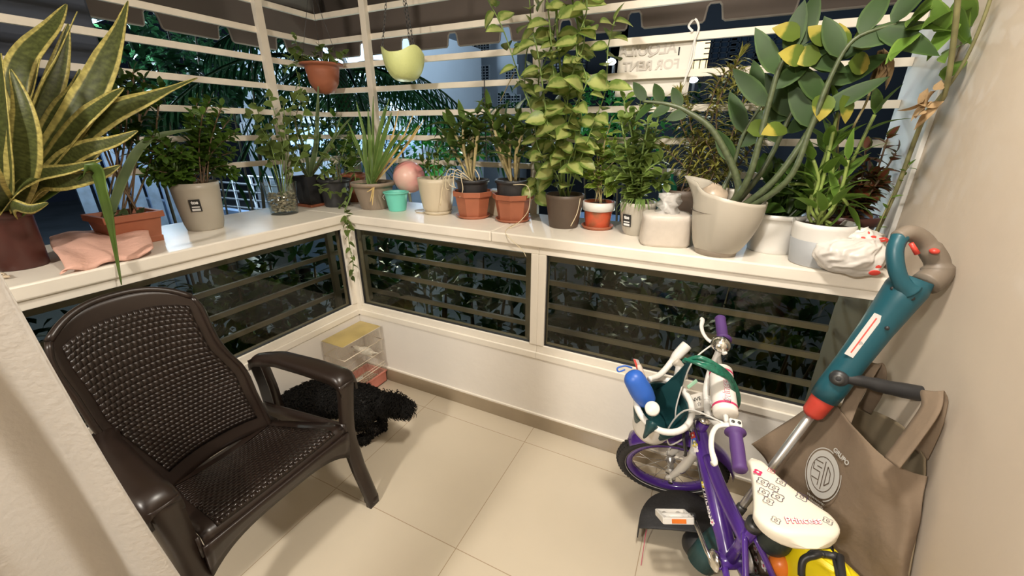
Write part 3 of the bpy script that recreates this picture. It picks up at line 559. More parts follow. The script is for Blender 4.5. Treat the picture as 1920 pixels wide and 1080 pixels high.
blade([(20, 330), (30, 250), (60, 180), (75, 110)], [X0 + .05, X0 + .10, X0 + .10, X0 + .08], [.035, .065, .085, .06, .03, .004], sd(20, 360, 75, 110, -.5))
blade([(70, 300), (110, 220), (140, 170), (150, 130)], [X0 + .02, X0 + .05, X0 + .06, X0 + .06], [.03, .055, .07, .06, .03, .004], sd(60, 340, 150, 130, .2))
blade([(60, 350), (110, 300), (170, 262), (228, 215)], [X0 + .06, X0 + .12, X0 + .14, X0 + .15], [.03, .055, .07, .06, .035, .004], sd(60, 350, 228, 215, -.2))
lf.build('foliage', LF['snake'], t, solid=.0025)
# the blade that bends over and hangs past the shelf edge
lf = MB(); lf.ribbon([top + V((.05, .02, 0)), px(120, 345, X0 + .16), px(178, 318, X0 + .24), px(196, 365, X0 + .30), px(212, 440, WX + .02), px(228, 534, WX + .045)], [.02, .035, .045, .045, .035, .02, .003], sd(190, 340, 228, 530, .2), .2, sub=7)
lf.build('hanging_leaf', LF['orchid'], t, solid=.002, label='dull green leaf bent over and hanging past the shelf edge')
# long grey arching leaf rising behind the rectangular pot
# --- rectangular terracotta planter
a = pz(318, 450, SZ); cc = V((a.x - .085, a.y - .085, SZ)); t = plant('rectangular terracotta planter with a dark shrub behind the pink cloth', cc, 'planter', cat='planter')
def rectpot(c, hx, hy, h, m, t, lip=.010):
    mb = MB()
    def ring(sx, sy, z): return [V((c.x + i * sx, c.y + j * sy, c.z + z)) for i, j in ((-1, -1), (1, -1), (1, 1), (-1, 1))]
    R_ = [ring(hx * .88, hy * .90, 0), ring(hx * .9, hy * .92, .022), ring(hx * .86, hy * .88, .024), ring(hx, hy, h - .025), ring(hx + lip, hy + lip, h - .024), ring(hx + lip, hy + lip, h), ring(hx - .004, hy - .004, h), ring(hx - .01, hy - .01, h * .8)]
    vs = [p for r in R_ for p in r]; fs = [(k * 4 + i, k * 4 + (i + 1) % 4, k * 4 + 4 + (i + 1) % 4, k * 4 + 4 + i) for k in range(len(R_) - 1) for i in range(4)]
    mb.add(vs, fs + [(3, 2, 1, 0)], smooth=False); mb.build('pot', m, t, bevel=.003)
    MB().box((c.x - hx * .96, c.y - hy * .96, c.z + h * .78), (c.x + hx * .96, c.y + hy * .96, c.z + h * .84)).build('soil', M_['soil'], t)
hp = .12; rectpot(cc, .075, .085, hp, M_['terracotta'], t)
lf = MB(); st = MB(); b = cc + UP * hp * .8
for (u, v) in [(205, 130), (225, 150), (250, 135), (270, 150), (215, 175), (300, 165), (240, 170), (262, 185), (190, 150), (285, 190)]:
    p = px(u, v, cc.x + rnd.uniform(-.06, .02)); path = [b + V((rnd.uniform(-.04, .04), rnd.uniform(-.06, .06), 0)), b.lerp(p, .5) + rv(.03), p]; st.tube(smoothpath(path, 4), .0035, 5); sprout(lf, path, 17, .055, .022, 'spoon', 1.0, .55, 1)
st.build('stem', M_['stemb'], t); lf.build('foliage', LF['dark'], t)
lf = MB()
for (u, v) in [(215, 335), (232, 360), (250, 352), (268, 365), (290, 358), (240, 330)]: lf.leaf(b + V((.02, rnd.uniform(-.07, .06), 0)), px(u, v, cc.x + .05) - b, UP, .07, .03, 'lance', 4, .3, .6)
lf.ribbon([b + V((0, -.05, 0)), px(235, 325, cc.x + .03), px(280, 262, cc.x + .05), px(360, 242, cc.x + .07)], [.02, .03, .03, .02, .003], UP, .2, sub=6); lf.build('fallen_leaf', LF['aloe'], t)
# --- bushy plant in the tall pale pot
c, h, rt, rb = fit(388, 433, 345, 100, 74); t = plant('bushy plant with two rounded crowns in a tall pale pot on the left', c)
top = pot('pot', M_['greige'], c, h, rt, rb, t, curve=.35, wall=.004)
o_ = toview(c); tgt = px(389, 383, c.x + .2); dr = (V((tgt.x - 0, tgt.y - 0, 0)).normalized()); label_patch(t, V((c.x, c.y, 0)) + (V((.80, -.6, 0)).normalized()) * (rt * .945 + .001) + UP * (SZ + h * .56), (.80, -.6, -.10), 'tos')
lf = MB(); st = MB()
for (u, v) in [(370, 190), (395, 185), (415, 200), (430, 225), (440, 250), (380, 215), (400, 225), (360, 225), (420, 260), (385, 250), (405, 275), (435, 285), (425, 310), (270, 275), (285, 255), (300, 290), (265, 305), (290, 320), (320, 300), (340, 285), (310, 265), (330, 320), (350, 300), (275, 330), (345, 335), (440, 325), (365, 270), (300, 335)]:
    p = px(u, v, c.x + rnd.uniform(-.08, .10)); path = [top + V((rnd.uniform(-.04, .04), rnd.uniform(-.04, .04), 0)), top.lerp(p, .5) + UP * .03 + rv(.015), p]; st.tube(smoothpath(path, 4), .003, 5); sprout(lf, path, 26, .046, .022, 'spoon', 1.05, .3, 1, .3, face=.25)
st.build('stem', M_['stemb'], t); lf.build('foliage', LF['mid'], t)
# --- glass vase with pebbles
c, h, rt, rb = fit(535, 404, 345, 70, 55); t = plant('clear glass vase layered with pale and dark pebbles holding round-leaved cuttings', c, 'glass_vase', cat='vase')
MB().lathe([(0, 0), (rb, 0), (rb + .001, .01), (rt, h), (rt - .003, h), (rb - .002, .012), (0, .012)], c, 40).build('vase', glassmat('clear_glass', (.93, .96, .95), .12), t)
sm = mat('pebble_layers', (.70, .60, .42), .6, col2=(.06, .05, .04), vscale=26, stretch=(1, 1, 2.4)); pb = MB()
for i in range(330):
    a = rnd.uniform(0, 6.283); k = rnd.random() ** .3; z = rnd.uniform(.016, h * .70); r = (rb + (rt - rb) * z / h - .012) * k; pb.ball(c + V((r * cos(a), r * sin(a), z)), rnd.uniform(.005, .010), 8, 5, (1, 1, .55))
pb.build('pebbles', M_['slate'], t, kind='stuff')
lf = MB(); st = MB()
for pl in [[(535, 300), (520, 230), (505, 180)], [(515, 300), (500, 250), (480, 200)], [(540, 280), (545, 210), (560, 175)], [(525, 300), (510, 270), (470, 215)], [(545, 310), (560, 250), (575, 190)], [(530, 290), (535, 240), (530, 190)], [(515, 320), (500, 290), (490, 260)], [(550, 320), (570, 280), (580, 240)]]:
    path = [c + UP * .03 + rv(.01)] + [px(u, v, c.x + rnd.uniform(-.04, .06)) for u, v in pl]; st.tube(smoothpath(path, 5), .0022, 5); sprout(lf, path, 8, .042, .042, 'heart', 1.25, .35, 1, .4, .1, .2, tipn=1, face=.7)
st.build('stem', M_['stem'], t); lf.build('foliage', LF['round'], t)
# --- square black pot with aloe on a terracotta saucer
c, h, rt, rb = fit(588, 388, 336, 60, 46); t = plant('square black nursery pot with a tall aloe blade on a terracotta tray near the corner', c)
top = pot('pot', M_['black'], c + UP * .012, h, rt * 1.15, rb * 1.15, t, poly=4, off=pi / 4); MB().box((c.x - rb - .005, c.y - rb - .005, SZ), (c.x + rb + .005, c.y + rb + .005, SZ + .014)).build('saucer', M_['terracotta'], t, bevel=.003)
lf = MB()
for pl, ws in [([(592, 280), (596, 200), (597, 145)], [.03, .032, .026, .012, .002]), ([(620, 270), (650, 230), (675, 208)], [.02, .02, .012, .002]), ([(575, 290), (560, 250), (548, 215)], [.022, .02, .014, .002]), ([(605, 300), (625, 260), (640, 215)], [.02, .02, .014, .002]), ([(560, 300), (545, 280), (535, 250)], [.02, .02, .012, .002])]:
    lf.ribbon([top] + [px(u, v, c.x + .02) for u, v in pl], ws, RT, .4, sub=6)
lf.build('foliage', LF['aloe'], t, solid=.003)
lf = MB(); st = MB()
for pl in [[(560, 270), (555, 220), (570, 175)], [(620, 280), (640, 290), (650, 330)], [(600, 310), (615, 345), (610, 365)], [(545, 300), (540, 320), (545, 345)]]:
    path = [top] + [px(u, v, c.x + .05) for u, v in pl]; st.tube(smoothpath(path, 5), .0018, 5); sprout(lf, path, 8, .034, .026, 'heart', 1.1, .3, 1, .5)
st.build('stem', M_['stemb'], t); lf.build('vine', LF['round'], t)
# --- round black pot in the corner with trailing pothos
c, h, rt, rb = fit(634, 389, 338, 62, 50); t = plant('round black pot in the corner with a pothos vine trailing down the corner post', c)
top = pot('pot', M_['black'], c, h, rt, rb, t, rim=.1)
lf = MB(); st = MB()
vine = [top, px(640, 330, -1.86), pz(637, 372, SZ + .03), pz(650, 395, SZ + .008), V((WX + .045, WY - .035, .97)), V((WX + .05, WY - .04, .93)), V((WX + .055, WY - .05, .82)), V((WX + .075, WY - .06, .74)), V((WX + .05, WY - .06, .66))]
st.tube(smoothpath(vine, 5), .002, 6); sprout(lf, vine, 13, .038, .028, 'heart', 1.0, .4, 1, .6, taper=.1)
for pl in [[(650, 300), (670, 290)], [(625, 310), (605, 290)], [(645, 280), (655, 250)], [(620, 320), (600, 330)], [(600, 350), (620, 362), (650, 360)], [(660, 320), (665, 350), (640, 385)]]:
    path = [top] + [px(u, v, -1.9) for u, v in pl]; st.tube(smoothpath(path, 4), .002, 5); sprout(lf, path, 7, .04, .03, 'heart', 1.1, .3, 1, .5)
st.build('vine_stem', M_['stem'], t); lf.build('foliage', LF['round'], t)
p = px(628, 303, -2.0); p = V((-2.02, 1.78, p.z - .0)); q = pd(630, 303, depth(V((-2.02, 1.78, 1.2))))
sh = thing('shell_dish', 'small pale halved shell standing on edge above the black corner pots', 'shell', q); MB().lathe([(0, -.014), (.02, -.010), (.034, .004), (.036, .006), (.033, .006), (.018, -.006), (0, -.010)], q, 28, (1, .7), axis=(-.5, -.6, .6)).build('bowl', M_['coco'], sh)
MB().tube([q, V((q.x, q.y, SZ + .1)), V((q.x, q.y, SZ))], .004, 6).build('stake', M_['stemb'], sh)
cr = V((-2.02, 1.90, SZ)); t = plant('small terracotta pot half hidden at the very corner of the shelf', cr); top = pot('pot', M_['terracotta'], cr, .17, .07, .05, t, rim=.15)
lf = MB()
for (u, v) in [(610, 235), (640, 240), (655, 260), (625, 215), (650, 285), (600, 260), (668, 270)]: p = pd(u, v, depth(top)); path = [top, top.lerp(p, .5), p]; sprout(lf, path, 11, .055, .03, 'ovate', 1, .2, 1)
lf.build('foliage', LF['mid'], t)
# --- strap-leaved lily in the brown-grey pot
c, h, rt, rb = fit(705, 394, 345, 82, 56); t = plant('strap-leaved lily in a brown-grey rimmed pot just right of the corner', c)
top = pot('pot', M_['browngrey'], c, h, rt, rb, t, rim=.14)
lf = MB()
for (u, v, w_) in [(668, 190, .02), (690, 205, .022), (722, 200, .03), (735, 210, .03), (760, 235, .022), (700, 180, .018), (655, 245, .02), (745, 260, .026), (770, 262, .02), (680, 250, .025), (712, 240, .03), (730, 185, .02), (650, 225, .016), (780, 240, .015), (695, 260, .024)]:
    p = py(u, v, c.y + rnd.uniform(-.06, .08)); q = top + rv(.02); lf.ribbon([q, q.lerp(p, .5) + UP * .03, p], [w_ * .8, w_, w_ * .8, .002], RT + rv(.5), .35, sub=6)
lf.ribbon([top, py(665, 345, c.y - .08), py(655, 372, c.y - .13), py(645, 398, c.y - .17)], [.016, .016, .01, .002], RT, .3, sub=6)
lf.build('foliage', LF['grass'], t)
lf = MB()
for (u, v) in [(688, 360), (694, 378), (698, 385), (684, 350), (700, 365)]: p = py(u, v, c.y - rt - .008); lf.ribbon([top - toview(c) * -rt * .95 + UP * .012, (top + toview(c) * (rt + .006)), p], [.01, .012, .003], RT, .3, sub=4)
for (u, v) in [(775, 215), (785, 235), (748, 205), (795, 225)]: p = py(u, v, c.y); lf.ribbon([top, top.lerp(p, .6) + V((.02, 0, .0)), p], [.006, .010, .008, .002], RT, .3, sub=5)
lf.build('dry_leaves', mat('straw_leaf', (.62, .45, .18), .7), t, label='straw-coloured dry leaves')
# --- teal bucket and ball
c, h, rt, rb = fit(746, 397, 362, 46, 34)
t = thing('small_bucket', 'small turquoise plastic bucket under the pink ball', 'bucket', c)
pot('bucket_body', M_['teal'], c, h, rt, rb, t, rim=.08, soil=False); MB().tube([c + UP * h * .85 + RT * -rt, c + UP * h * .7 + RT * (-rt - .012), c + UP * h * .55 + RT * (-rt - .004)], .002, 6).build('handle', M_['white'], t)
dd = depth(c) + .06; bc = pd(767, 332, dd); rr = 30.5 / FPX * dd / ray(767, 332).length * 1.02
tag(MB().ball(bc, rr, 36, 24).build('rubber_ball', M_['ball'], loc=bc), 'pink and cream marbled ball resting between the turquoise bucket and the cream pot', 'ball')
cd_ = V((-1.42, 1.80, SZ)); tag(MB().lathe([(0, 0), (.045, 0), (.05, .007), (.046, .007), (.04, .004), (0, .004)], cd_, 30).build('saucer', M_['cream'], loc=cd_), 'empty cream saucer lying behind the turquoise bucket', 'saucer')
# --- cream pot
c, h, rt, rb = fit(822, 404, 337, 74, 48); t = plant('cream rounded pot on its own saucer with a few thin young stems', c)
saucer(c, rb * 1.22, M_['cream'], t, .018); top = pot('pot', M_['cream'], c + UP * .006, h - .006, rt, rb, t, curve=.45)
lf = MB(); st = MB()
for pl in [[(805, 320), (806, 290)], [(822, 315), (820, 275)], [(835, 320), (845, 290)], [(815, 300), (835, 255)], [(800, 318), (790, 300)]]:
    path = [top + rv(.02)] + at_y(pl, c.y); st.tube(smoothpath(path, 4), .003, 6); sprout(lf, path, 8, .05, .018, 'lance', 1.0, .4, 1, .4)
st.build('stem', M_['stem'], t); lf.build('foliage', LF['orchid'], t)
# --- two octagonal terracotta pots, each with a black orchid pot standing in it
def octopot(u, vb, vt, wt, wb, label, off):
    c, h, rt, rb = fit(u, vb, vt, wt, wb); t = thing('octagonal_pot', label, 'flower pot', c)
    saucer(c, rb * 1.2, M_['terracotta'], t, .014)
    prof = [(0, .004), (rb, .004), (rb * 1.02, .012), (rt * .93, h * .80), (rt * 1.04, h * .82), (rt * 1.06, h), (rt * .98, h), (rt * .90, h * .80), (rt * .86, h * .55), (0, h * .55)]
    o = MB().lathe(prof, c, 8, off=off).build('pot', M_['terracotta'], t, bevel=.002)
    for p in o.data.polygons: p.use_smooth = False
    return c, h, rt
def orchid(cb, hb, rt, rb, label, canes, lvs, roots, y):
    t = plant(label, cb, 'potted_orchid'); top = pot('pot', M_['black'], cb, hb, rt, rb, t, rim=.12)
    st = MB(); lf = MB()
    for pl in canes:
        path = [top + rv(.02) * .8] + at_y(pl, y + rnd.uniform(-.05, .05)); sp = smoothpath(path, 5); st.tube(sp, [.004 + .004 * sin(pi * min(1, i / len(sp) * 1.2)) for i in range(len(sp))], 7); sprout(lf, path, lvs + 1, .115, .034, 'lance', .95, .35, 1, .6, .35, .1, seg=6)
    st.build('cane', M_['cane'], t); lf.build('foliage', LF['orchid'], t)
    if roots:
        rt_ = MB()
        for pl in roots: rt_.tube(smoothpath([top + toview(cb) * rt * .6 + rv(.01)] + at_y(pl, cb.y - rt - .015), 5), .0022, 6)
        rt_.build('aerial_roots', M_['root'], t)
    return t, top
c1, h1, r1 = octopot(888, 412, 362, 76, 56, 'octagonal terracotta pot on the shelf holding the orchid with dangling white roots', .1)
cb = c1 + UP * (h1 * .55 + .001); hb = .115
orchid(cb, hb, r1 * .80, r1 * .66, 'orchid in a small black pot with white roots dangling over its side', [[(862, 270), (845, 235)], [(870, 280), (868, 225)], [(885, 280), (895, 215)], [(893, 270), (900, 240)], [(878, 290), (880, 250)], [(855, 290), (838, 260)]], 6, [[(848, 325), (842, 345), (855, 352)], [(865, 325), (868, 355), (862, 370)], [(838, 330), (830, 350), (826, 385)], [(850, 318), (838, 325), (836, 352), (842, 355)], [(890, 318), (898, 330), (898, 337)], [(858, 318), (850, 335), (852, 350)]], cb.y)
c2, h2, r2 = octopot(962, 419, 368, 78, 58, 'octagonal terracotta pot on the shelf holding the orchid with thick pale canes', .3)
cb = c2 + UP * (h2 * .55 + .001)
t, top = orchid(cb, .125, r2 * .84, r2 * .72, 'orchid with thick pale canes in a black pot next to the tall variegated vine', [[(925, 260), (917, 205)], [(935, 270), (922, 225)], [(945, 275), (950, 225)], [(955, 280), (965, 235)], [(968, 285), (985, 240)], [(975, 290), (1000, 250)], [(940, 280), (935, 240)]], 6, None, cb.y)
MB().tube(at_y([(912, 300), (910, 220), (908, 150)], cb.y), .0025, 6).build('support_stick', M_['black'], t)
MB().tube(at_y([(938, 190), (952, 160), (965, 135)], cb.y), .002, 6).build('flower_spike', M_['cane'], t)
rt_ = MB(); rt_.tube(smoothpath([top + toview(cb) * r2 * .9, py(990, 350, cb.y - .08), py(992, 390, cb.y - .1), py(975, 415, cb.y - .12), pz(955, 428, SZ + .003)], 5), .0018, 5); rt_.tube(smoothpath([pz(975, 415, SZ + .004), pz(952, 428, SZ + .003), V((pz(946, 440, SZ).x, WY - .014, .985)), V((pz(943, 460, SZ).x + .0, WY - .016, .93)), V((pz(942, 470, SZ).x - .01, WY - .018, .90))], 5), .0014, 5); rt_.build('dry_root', M_['root'], t)
bx = V((-1.02, 1.93, SZ)); tag(MB().box((-1.07, 1.88, SZ), (-.97, 1.96, SZ + .13)).build('small_box', M_['cream'], loc=bx, bevel=.004), 'small pale box standing behind and between the two octagonal pots', 'box')
# --- tall variegated vine in the dark brown pot
c, h, rt, rb = fit(1056, 430, 369, 76, 56); t = plant('tall variegated climbing vine in a dark brown pot reaching above the frame', c)
top = pot('pot', M_['dkbrown'], c, h, rt, rb, t, wall=.003)
st = MB(); lf = MB()
VP = [([(1055, 300), (1060, 200), (1050, 120), (1045, 60), (1040, -60)], 14, .005), ([(1045, 310), (1020, 230), (1010, 150), (1035, 80), (1050, -40)], 15, .003), ([(1075, 300), (1090, 220), (1075, 140), (1085, 60), (1060, -50)], 15, .0035), ([(1065, 310), (1080, 260), (1060, 190), (1040, 150), (1030, 40), (1020, -40)], 14, .003), ([(1085, 310), (1110, 240), (1135, 170), (1140, 90), (1152, 40)], 13, .0025),
      ([(1040, 320), (1010, 280), (1000, 220), (975, 150), (945, 60), (915, 0)], 15, .0025), ([(1050, 300), (1030, 250), (1020, 180), (1010, 110), (1000, 60)], 12, .003), ([(1045, 330), (1015, 330), (1000, 340), (1005, 365)], 7, .002), ([(1075, 320), (1110, 290), (1120, 240)], 7, .003), ([(1035, 320), (1015, 300), (1030, 250)], 7, .003), ([(1060, 250), (1070, 150), (1095, 80), (1090, 10)], 11, .003), ([(1040, 200), (990, 180), (985, 120), (995, 50), (990, -30)], 10, .0025), ([(1062, 250), (1078, 200), (1100, 150), (1080, 90), (1100, 20), (1095, -40)], 12, .0025)]
for pl, n_, r_ in VP:
    path = [top + rv(.02)] + at_y(pl, c.y + rnd.uniform(-.09, .03)); st.tube(smoothpath(path, 6), r_, 6); sprout(lf, path, n_, .080, .050, 'ovate', 1.25, .18, 1, .3, .3, .06, upb=-.1, seg=6, face=.75)
st.build('stem', M_['stem'], t); lf.build('foliage', LF['vari'], t)
MB().tube(smoothpath([py(1088, 372, c.y - .06), py(1082, 400, c.y - .09), py(1070, 424, c.y - .11)], 4), .002, 5).build('dry_root', M_['root'], t)
# --- painted pot on a saucer
c, h, rt, rb = fit(1119, 432, 384, 62, 46); sc_ = thing('saucer', 'terracotta saucer under the painted white-rimmed pot', 'saucer', c); saucer(c, rb * 1.38, M_['terracotta'], sc_, .016, 'dish')
t = plant('light green small-leaved plant in a hand-painted orange pot with a white rim', c + UP * .0045); c = c + UP * .0045
top = pot('pot', M_['painted'], c, h, rt * .93, rb, t); MB().lathe([(rt * .90, h * .66), (rt * .99, h * .68), (rt * 1.02, h), (rt * .95, h), (rt * .93, h * .9)], c, 40).build('rim', M_['white'], t, label='white painted rim')
st = MB(); lf = MB()
for pl in [[(1115, 330), (1105, 270)], [(1125, 330), (1135, 260)], [(1120, 320), (1145, 230)], [(1130, 330), (1155, 300)], [(1110, 340), (1100, 310)], [(1140, 345), (1145, 355)], [(1120, 300), (1120, 240)], [(1128, 310), (1150, 270)]]:
    path = [top + rv(.015)] + at_y(pl, c.y); st.tube(smoothpath(path, 5), .0025, 5); sprout(lf, path, 11, .045, .026, 'ovate', 1.1, .3, 1, .4, .3, .2, face=.5)
st.build('stem', M_['cane'], t); lf.build('foliage', LF['lime'], t)
# --- tall pale pot with label, full fleshy plant
c, h, rt, rb = fit(1190, 443, 383, 72, 45); t = plant('fleshy green plant in a tall pale pot beside the white lidded tub', c)
top = pot('pot', M_['greige'], c, h, rt, rb, t, curve=.35)
tv = (pz(1172, 415, SZ) - c); o_ = V((-.42, -.90, 0)).normalized(); label_patch(t, c + o_ * (rt * .90 + .001) + UP * h * .48, (o_.x, o_.y, -.12), 'tos')
st = MB(); lf = MB()
for pl in [[(1180, 310), (1165, 230)], [(1190, 310), (1185, 220)], [(1200, 310), (1215, 235)], [(1195, 320), (1230, 260)], [(1175, 330), (1150, 280)], [(1205, 330), (1240, 300)], [(1185, 300), (1200, 200)], [(1210, 340), (1245, 340)], [(1170, 340), (1150, 330)], [(1190, 290), (1170, 190)], [(1185, 330), (1178, 280)], [(1200, 320), (1210, 270)], [(1215, 300), (1235, 215), (1225, 195)]]:
    path = [top + rv(.02)] + at_y(pl, c.y + rnd.uniform(-.06, .06)); st.tube(smoothpath(path, 5), .004, 6); sprout(lf, path, 17, .056, .029, 'spoon', 1.05, .15, 1, .3, .3, .2, face=.35)
st.build('stem', M_['stem'], t); lf.build('foliage', leafmat('fleshy_leaf', (.16, .24, .05), (.24, .32, .09), .7, .4, tl=.3), t)
lf = MB()
for k in range(26): a = rnd.uniform(-2.6, -.2); e = V((cos(a), sin(a), .25)); lf.ribbon([top + e * .02, top + e * .06 + UP * .02, top + e * (.085 + rnd.uniform(0, .02)) - UP * rnd.uniform(.0, .05)], [.004, .006, .002], e.cross(UP), .2, sub=4)
lf.build('spiky_leaves', LF['grass'], t)
# --- white tub with a plastic bag on top
A = pz(1240, 468, SZ); cx = A + V((-.005, .10, 0)); t = thing('white_tub', 'white square plastic tub wrapped in film beside the big bird-shaped pot', 'tub', (cx.x, cx.y, SZ))
def sqring(c, hx, hy, z, rot, r=.25, n=24):
    out = []
    for i in range(n): a = 2 * pi * i / n; x = cos(a); y = sin(a); k = (abs(x) ** 4 + abs(y) ** 4) ** -.25; p = V((x * k * hx, y * k * hy, z)); out.append(V((c.x, c.y, SZ)) + Matrix.Rotation(rot, 3, 'Z') @ p)
    return out
mb = MB(); rings = [sqring(cx, .01, .01, 0, .25), sqring(cx, .088, .068, 0, .25), sqring(cx, .094, .074, .012, .25), sqring(cx, .090, .070, .10, .25), sqring(cx, .092, .072, .115, .25), sqring(cx, .084, .064, .122, .25), sqring(cx, .01, .01, .122, .25)]
mb.grid(lambda i, j: rings[j][i], 24, 7, closeu=True); mb.build('tub_body', mat('tub_plastic', (.62, .56, .49), .45, var=.04, vscale=20, bump=.25, bscale=30), t)
mb = MB(); q = V((cx.x, cx.y, SZ + .122)); mb.grid(lambda i, j: q + V(((.035 + .012 * sin(j * 2.1 + i) + .014 * noise.noise(V((i * .9, j * .7, 0)))) * cos(i * pi / 8), (.035 + .012 * sin(j * 1.7 + i * 2)) * sin(i * pi / 8), j * .012)), 16, 7, closeu=True); mb.build('plastic_bag', M_['leafbag'], t)
bt = pd(1255, 352, 1.78); gb = V((bt.x, 1.90, SZ)); t = thing('green_bottle', 'dark green bottle with a pale cap standing behind the white tub', 'bottle', gb)
MB().lathe([(0, 0), (.035, 0), (.036, .02), (.038, .17), (.034, .20), (.014, .23), (.014, .25), (0, .25)], gb, 24).build('bottle_body', mat('green_glass', (.01, .12, .07), .15), t); MB().lathe([(0, .25), (.016, .25), (.016, .27), (0, .27)], gb, 20).build('cap', M_['white'], t)

# --- big bird-shaped pot with the thick-stemmed ZZ plant
c, h, rt, rb = fit(1338, 483, 378, 142, 84); t = plant('thick-stemmed ZZ plant in a large greige pot shaped like a bird with a beak', c, cat='potted plant')
bd = V((-.93, .30, 0)).normalized()       # the beak points to the left
def birdpot():
    nu, nv = 64, 16; mb = MB(); sdv = V((-bd.y, bd.x, 0))
    def outer(i, j, inset=0):
        a = 2 * pi * i / nu; s = j / (nv - 1); ca = cos(a)
        hh = h * (1.02 + .22 * max(0, ca) ** 2 - .13 * max(0, -ca) ** 1.0 )
        bulge = sin(pi * min(1, s * .62 + .12)) ; r = rb + (rt * .98 - rb) * (s ** .62)
        r *= (1 + .10 * sin(pi * s) * (1 if ca < 0 else .45)); ex = 0
        if ca > .80 and s > .66: k = ((ca - .80) / .20) ** 1.5 * ((s - .66) / .34) ** 1.3; ex = .052 * k
        if ca < 0: r *= 1 + .16 * (-ca) * s
        else: r *= 1 - .13 * ca * s
        return V((c.x, c.y, c.z)) + bd * ((r - inset) * ca + ex) + sdv * (r - inset) * sin(a) * .94 + UP * (hh * s + .012)
    mb.grid(lambda i, j: outer(i, j), nu, nv, closeu=True); mb.grid(lambda i, j: outer(i, nv - 1 - j, .005 if j < nv - 1 else .02), nu, nv, closeu=True)
    k = len(mb.v) // 2
    mb.f += [((nv - 1) * nu + i, (nv - 1) * nu + (i + 1) % nu, nu * nv + (i + 1) % nu, nu * nv + i) for i in range(nu)]; mb.uv += [[(0, 0)] * 4] * nu; mb.sm += [True] * nu
    return mb.build('pot', M_['greige'], t)
birdpot(); MB().lathe([(0, 0), (rb * .97, 0), (rb * 1.03, .022), (rb * 1.0, .026), (0, .026)], c, 48).build('base', M_['greigedk'], t, label='brown base ring')
top = c + UP * h * .76; MB().lathe([(0, .004), (rt * .6, .006), (rt * .88, 0)], top, 36).build('soil', M_['soil'], t)
st = MB(); lf = MB()
ZP = [([(1395, 430), (1385, 350), (1340, 250), (1290, 210), (1250, 195), (1205, 190)], .014, -.02, 'zz', 8, 0.62), ([(1400, 430), (1405, 330), (1440, 200), (1465, 120), (1500, 90)], .013, -.05, 'zz', 9, .5), ([(1415, 430), (1450, 340), (1520, 240), (1550, 170), (1565, 110)], .013, -.04, 'zz', 8, .5), ([(1405, 430), (1430, 320), (1480, 220), (1500, 180)], .012, .03, 'zz', 8, .5), ([(1365, 425), (1368, 330), (1395, 250), (1440, 180)], .010, .04, 'zz', 8, .45),
      ([(1425, 425), (1475, 340), (1520, 240), (1555, 150), (1600, 75), (1680, 45)], .011, -.08, 'zz', 7, .70)]
for si, (pl, r_, dy, m_, n_, t0) in enumerate(ZP):
    path = [py(pl[0][0], pl[0][1] + 12, c.y + dy * .3) ] + at_y(pl[1:], c.y + dy); path[0] = top + V((lerp(-.04, .045, (pl[0][0] - 1365) / 60), rnd.uniform(-.02, .02), -.01)); sp = smoothpath(path, 6); st.tube(sp, [r_ * (1 - .68 * i / len(sp)) for i in range(len(sp))], 8)
    m2 = len(sp)
    n_ = int(n_ * .85)
    for i in range(n_):
        x = (t0 + (1 - t0) * i / (n_ - 1)) * (m2 - 1); k = min(int(x), m2 - 2); p = sp[k]; tg = (sp[k + 1] - sp[k]).normalized(); sdv = tg.cross(V((0, -1, .3))).normalized() * (1 if i % 2 else -1)
        lf.leaf(p, tg * .75 + sdv * .85 + rv(.2), V((-.2, -1, .35)) + rv(.35), rnd.uniform(.13, .18) * (.55 if si == 0 else 1), .054 * (.7 if si == 0 else 1), 'ovate', 7, .15, .22)
st.build('stem', mat('zz_stem', (.085, .11, .05), .45, var=.2, vscale=60), t, label='thick mottled green stems'); lf.build('foliage', LF['zz'], t)
lf = MB()
for (u, v, a, b_) in [(1540, 105, -.9, .1), (1590, 118, 1, .05), (1545, 175, -.2, -1), (1580, 178, .25, -1), (1510, 110, -1, .2), (1570, 95, .2, 1), (1475, 240, -1, -.25), (1400, 245, 1, .05), (1555, 85, -.6, .6), (1600, 90, .8, .5), (1500, 70, -.8, .5)]:
    p = py(u, v, c.y - .06); lf.leaf(p, RT * a - DN * b_ + rv(.15), -FW + rv(.3), .085, .06, 'ovate', 6, .2, .25)
lf.build('yellowing_leaves', LF['zy'], t, label='leaves with yellow tips')
# crumpled film bag tucked behind the stems of the bird pot
q = top + bd * rt * .35 + UP * .03; mb = MB(); mb.grid(lambda i, j: q + V((cos(i * pi / 10) * (.05 + .018 * noise.noise(V((i * .8, j, 1)))) * sin(pi * (j + .6) / 8), sin(i * pi / 10) * .045 * sin(pi * (j + .6) / 8), j * .013 - .03 + .01 * noise.noise(V((i, j * .9, 4))))), 20, 8, closeu=True)
tag(mb.build('film_bag', mat('beige_film', (.50, .40, .30), .35, var=.15, vscale=18), loc=q), 'crumpled clear-beige film bag stuffed into the bird-shaped pot', 'bag')
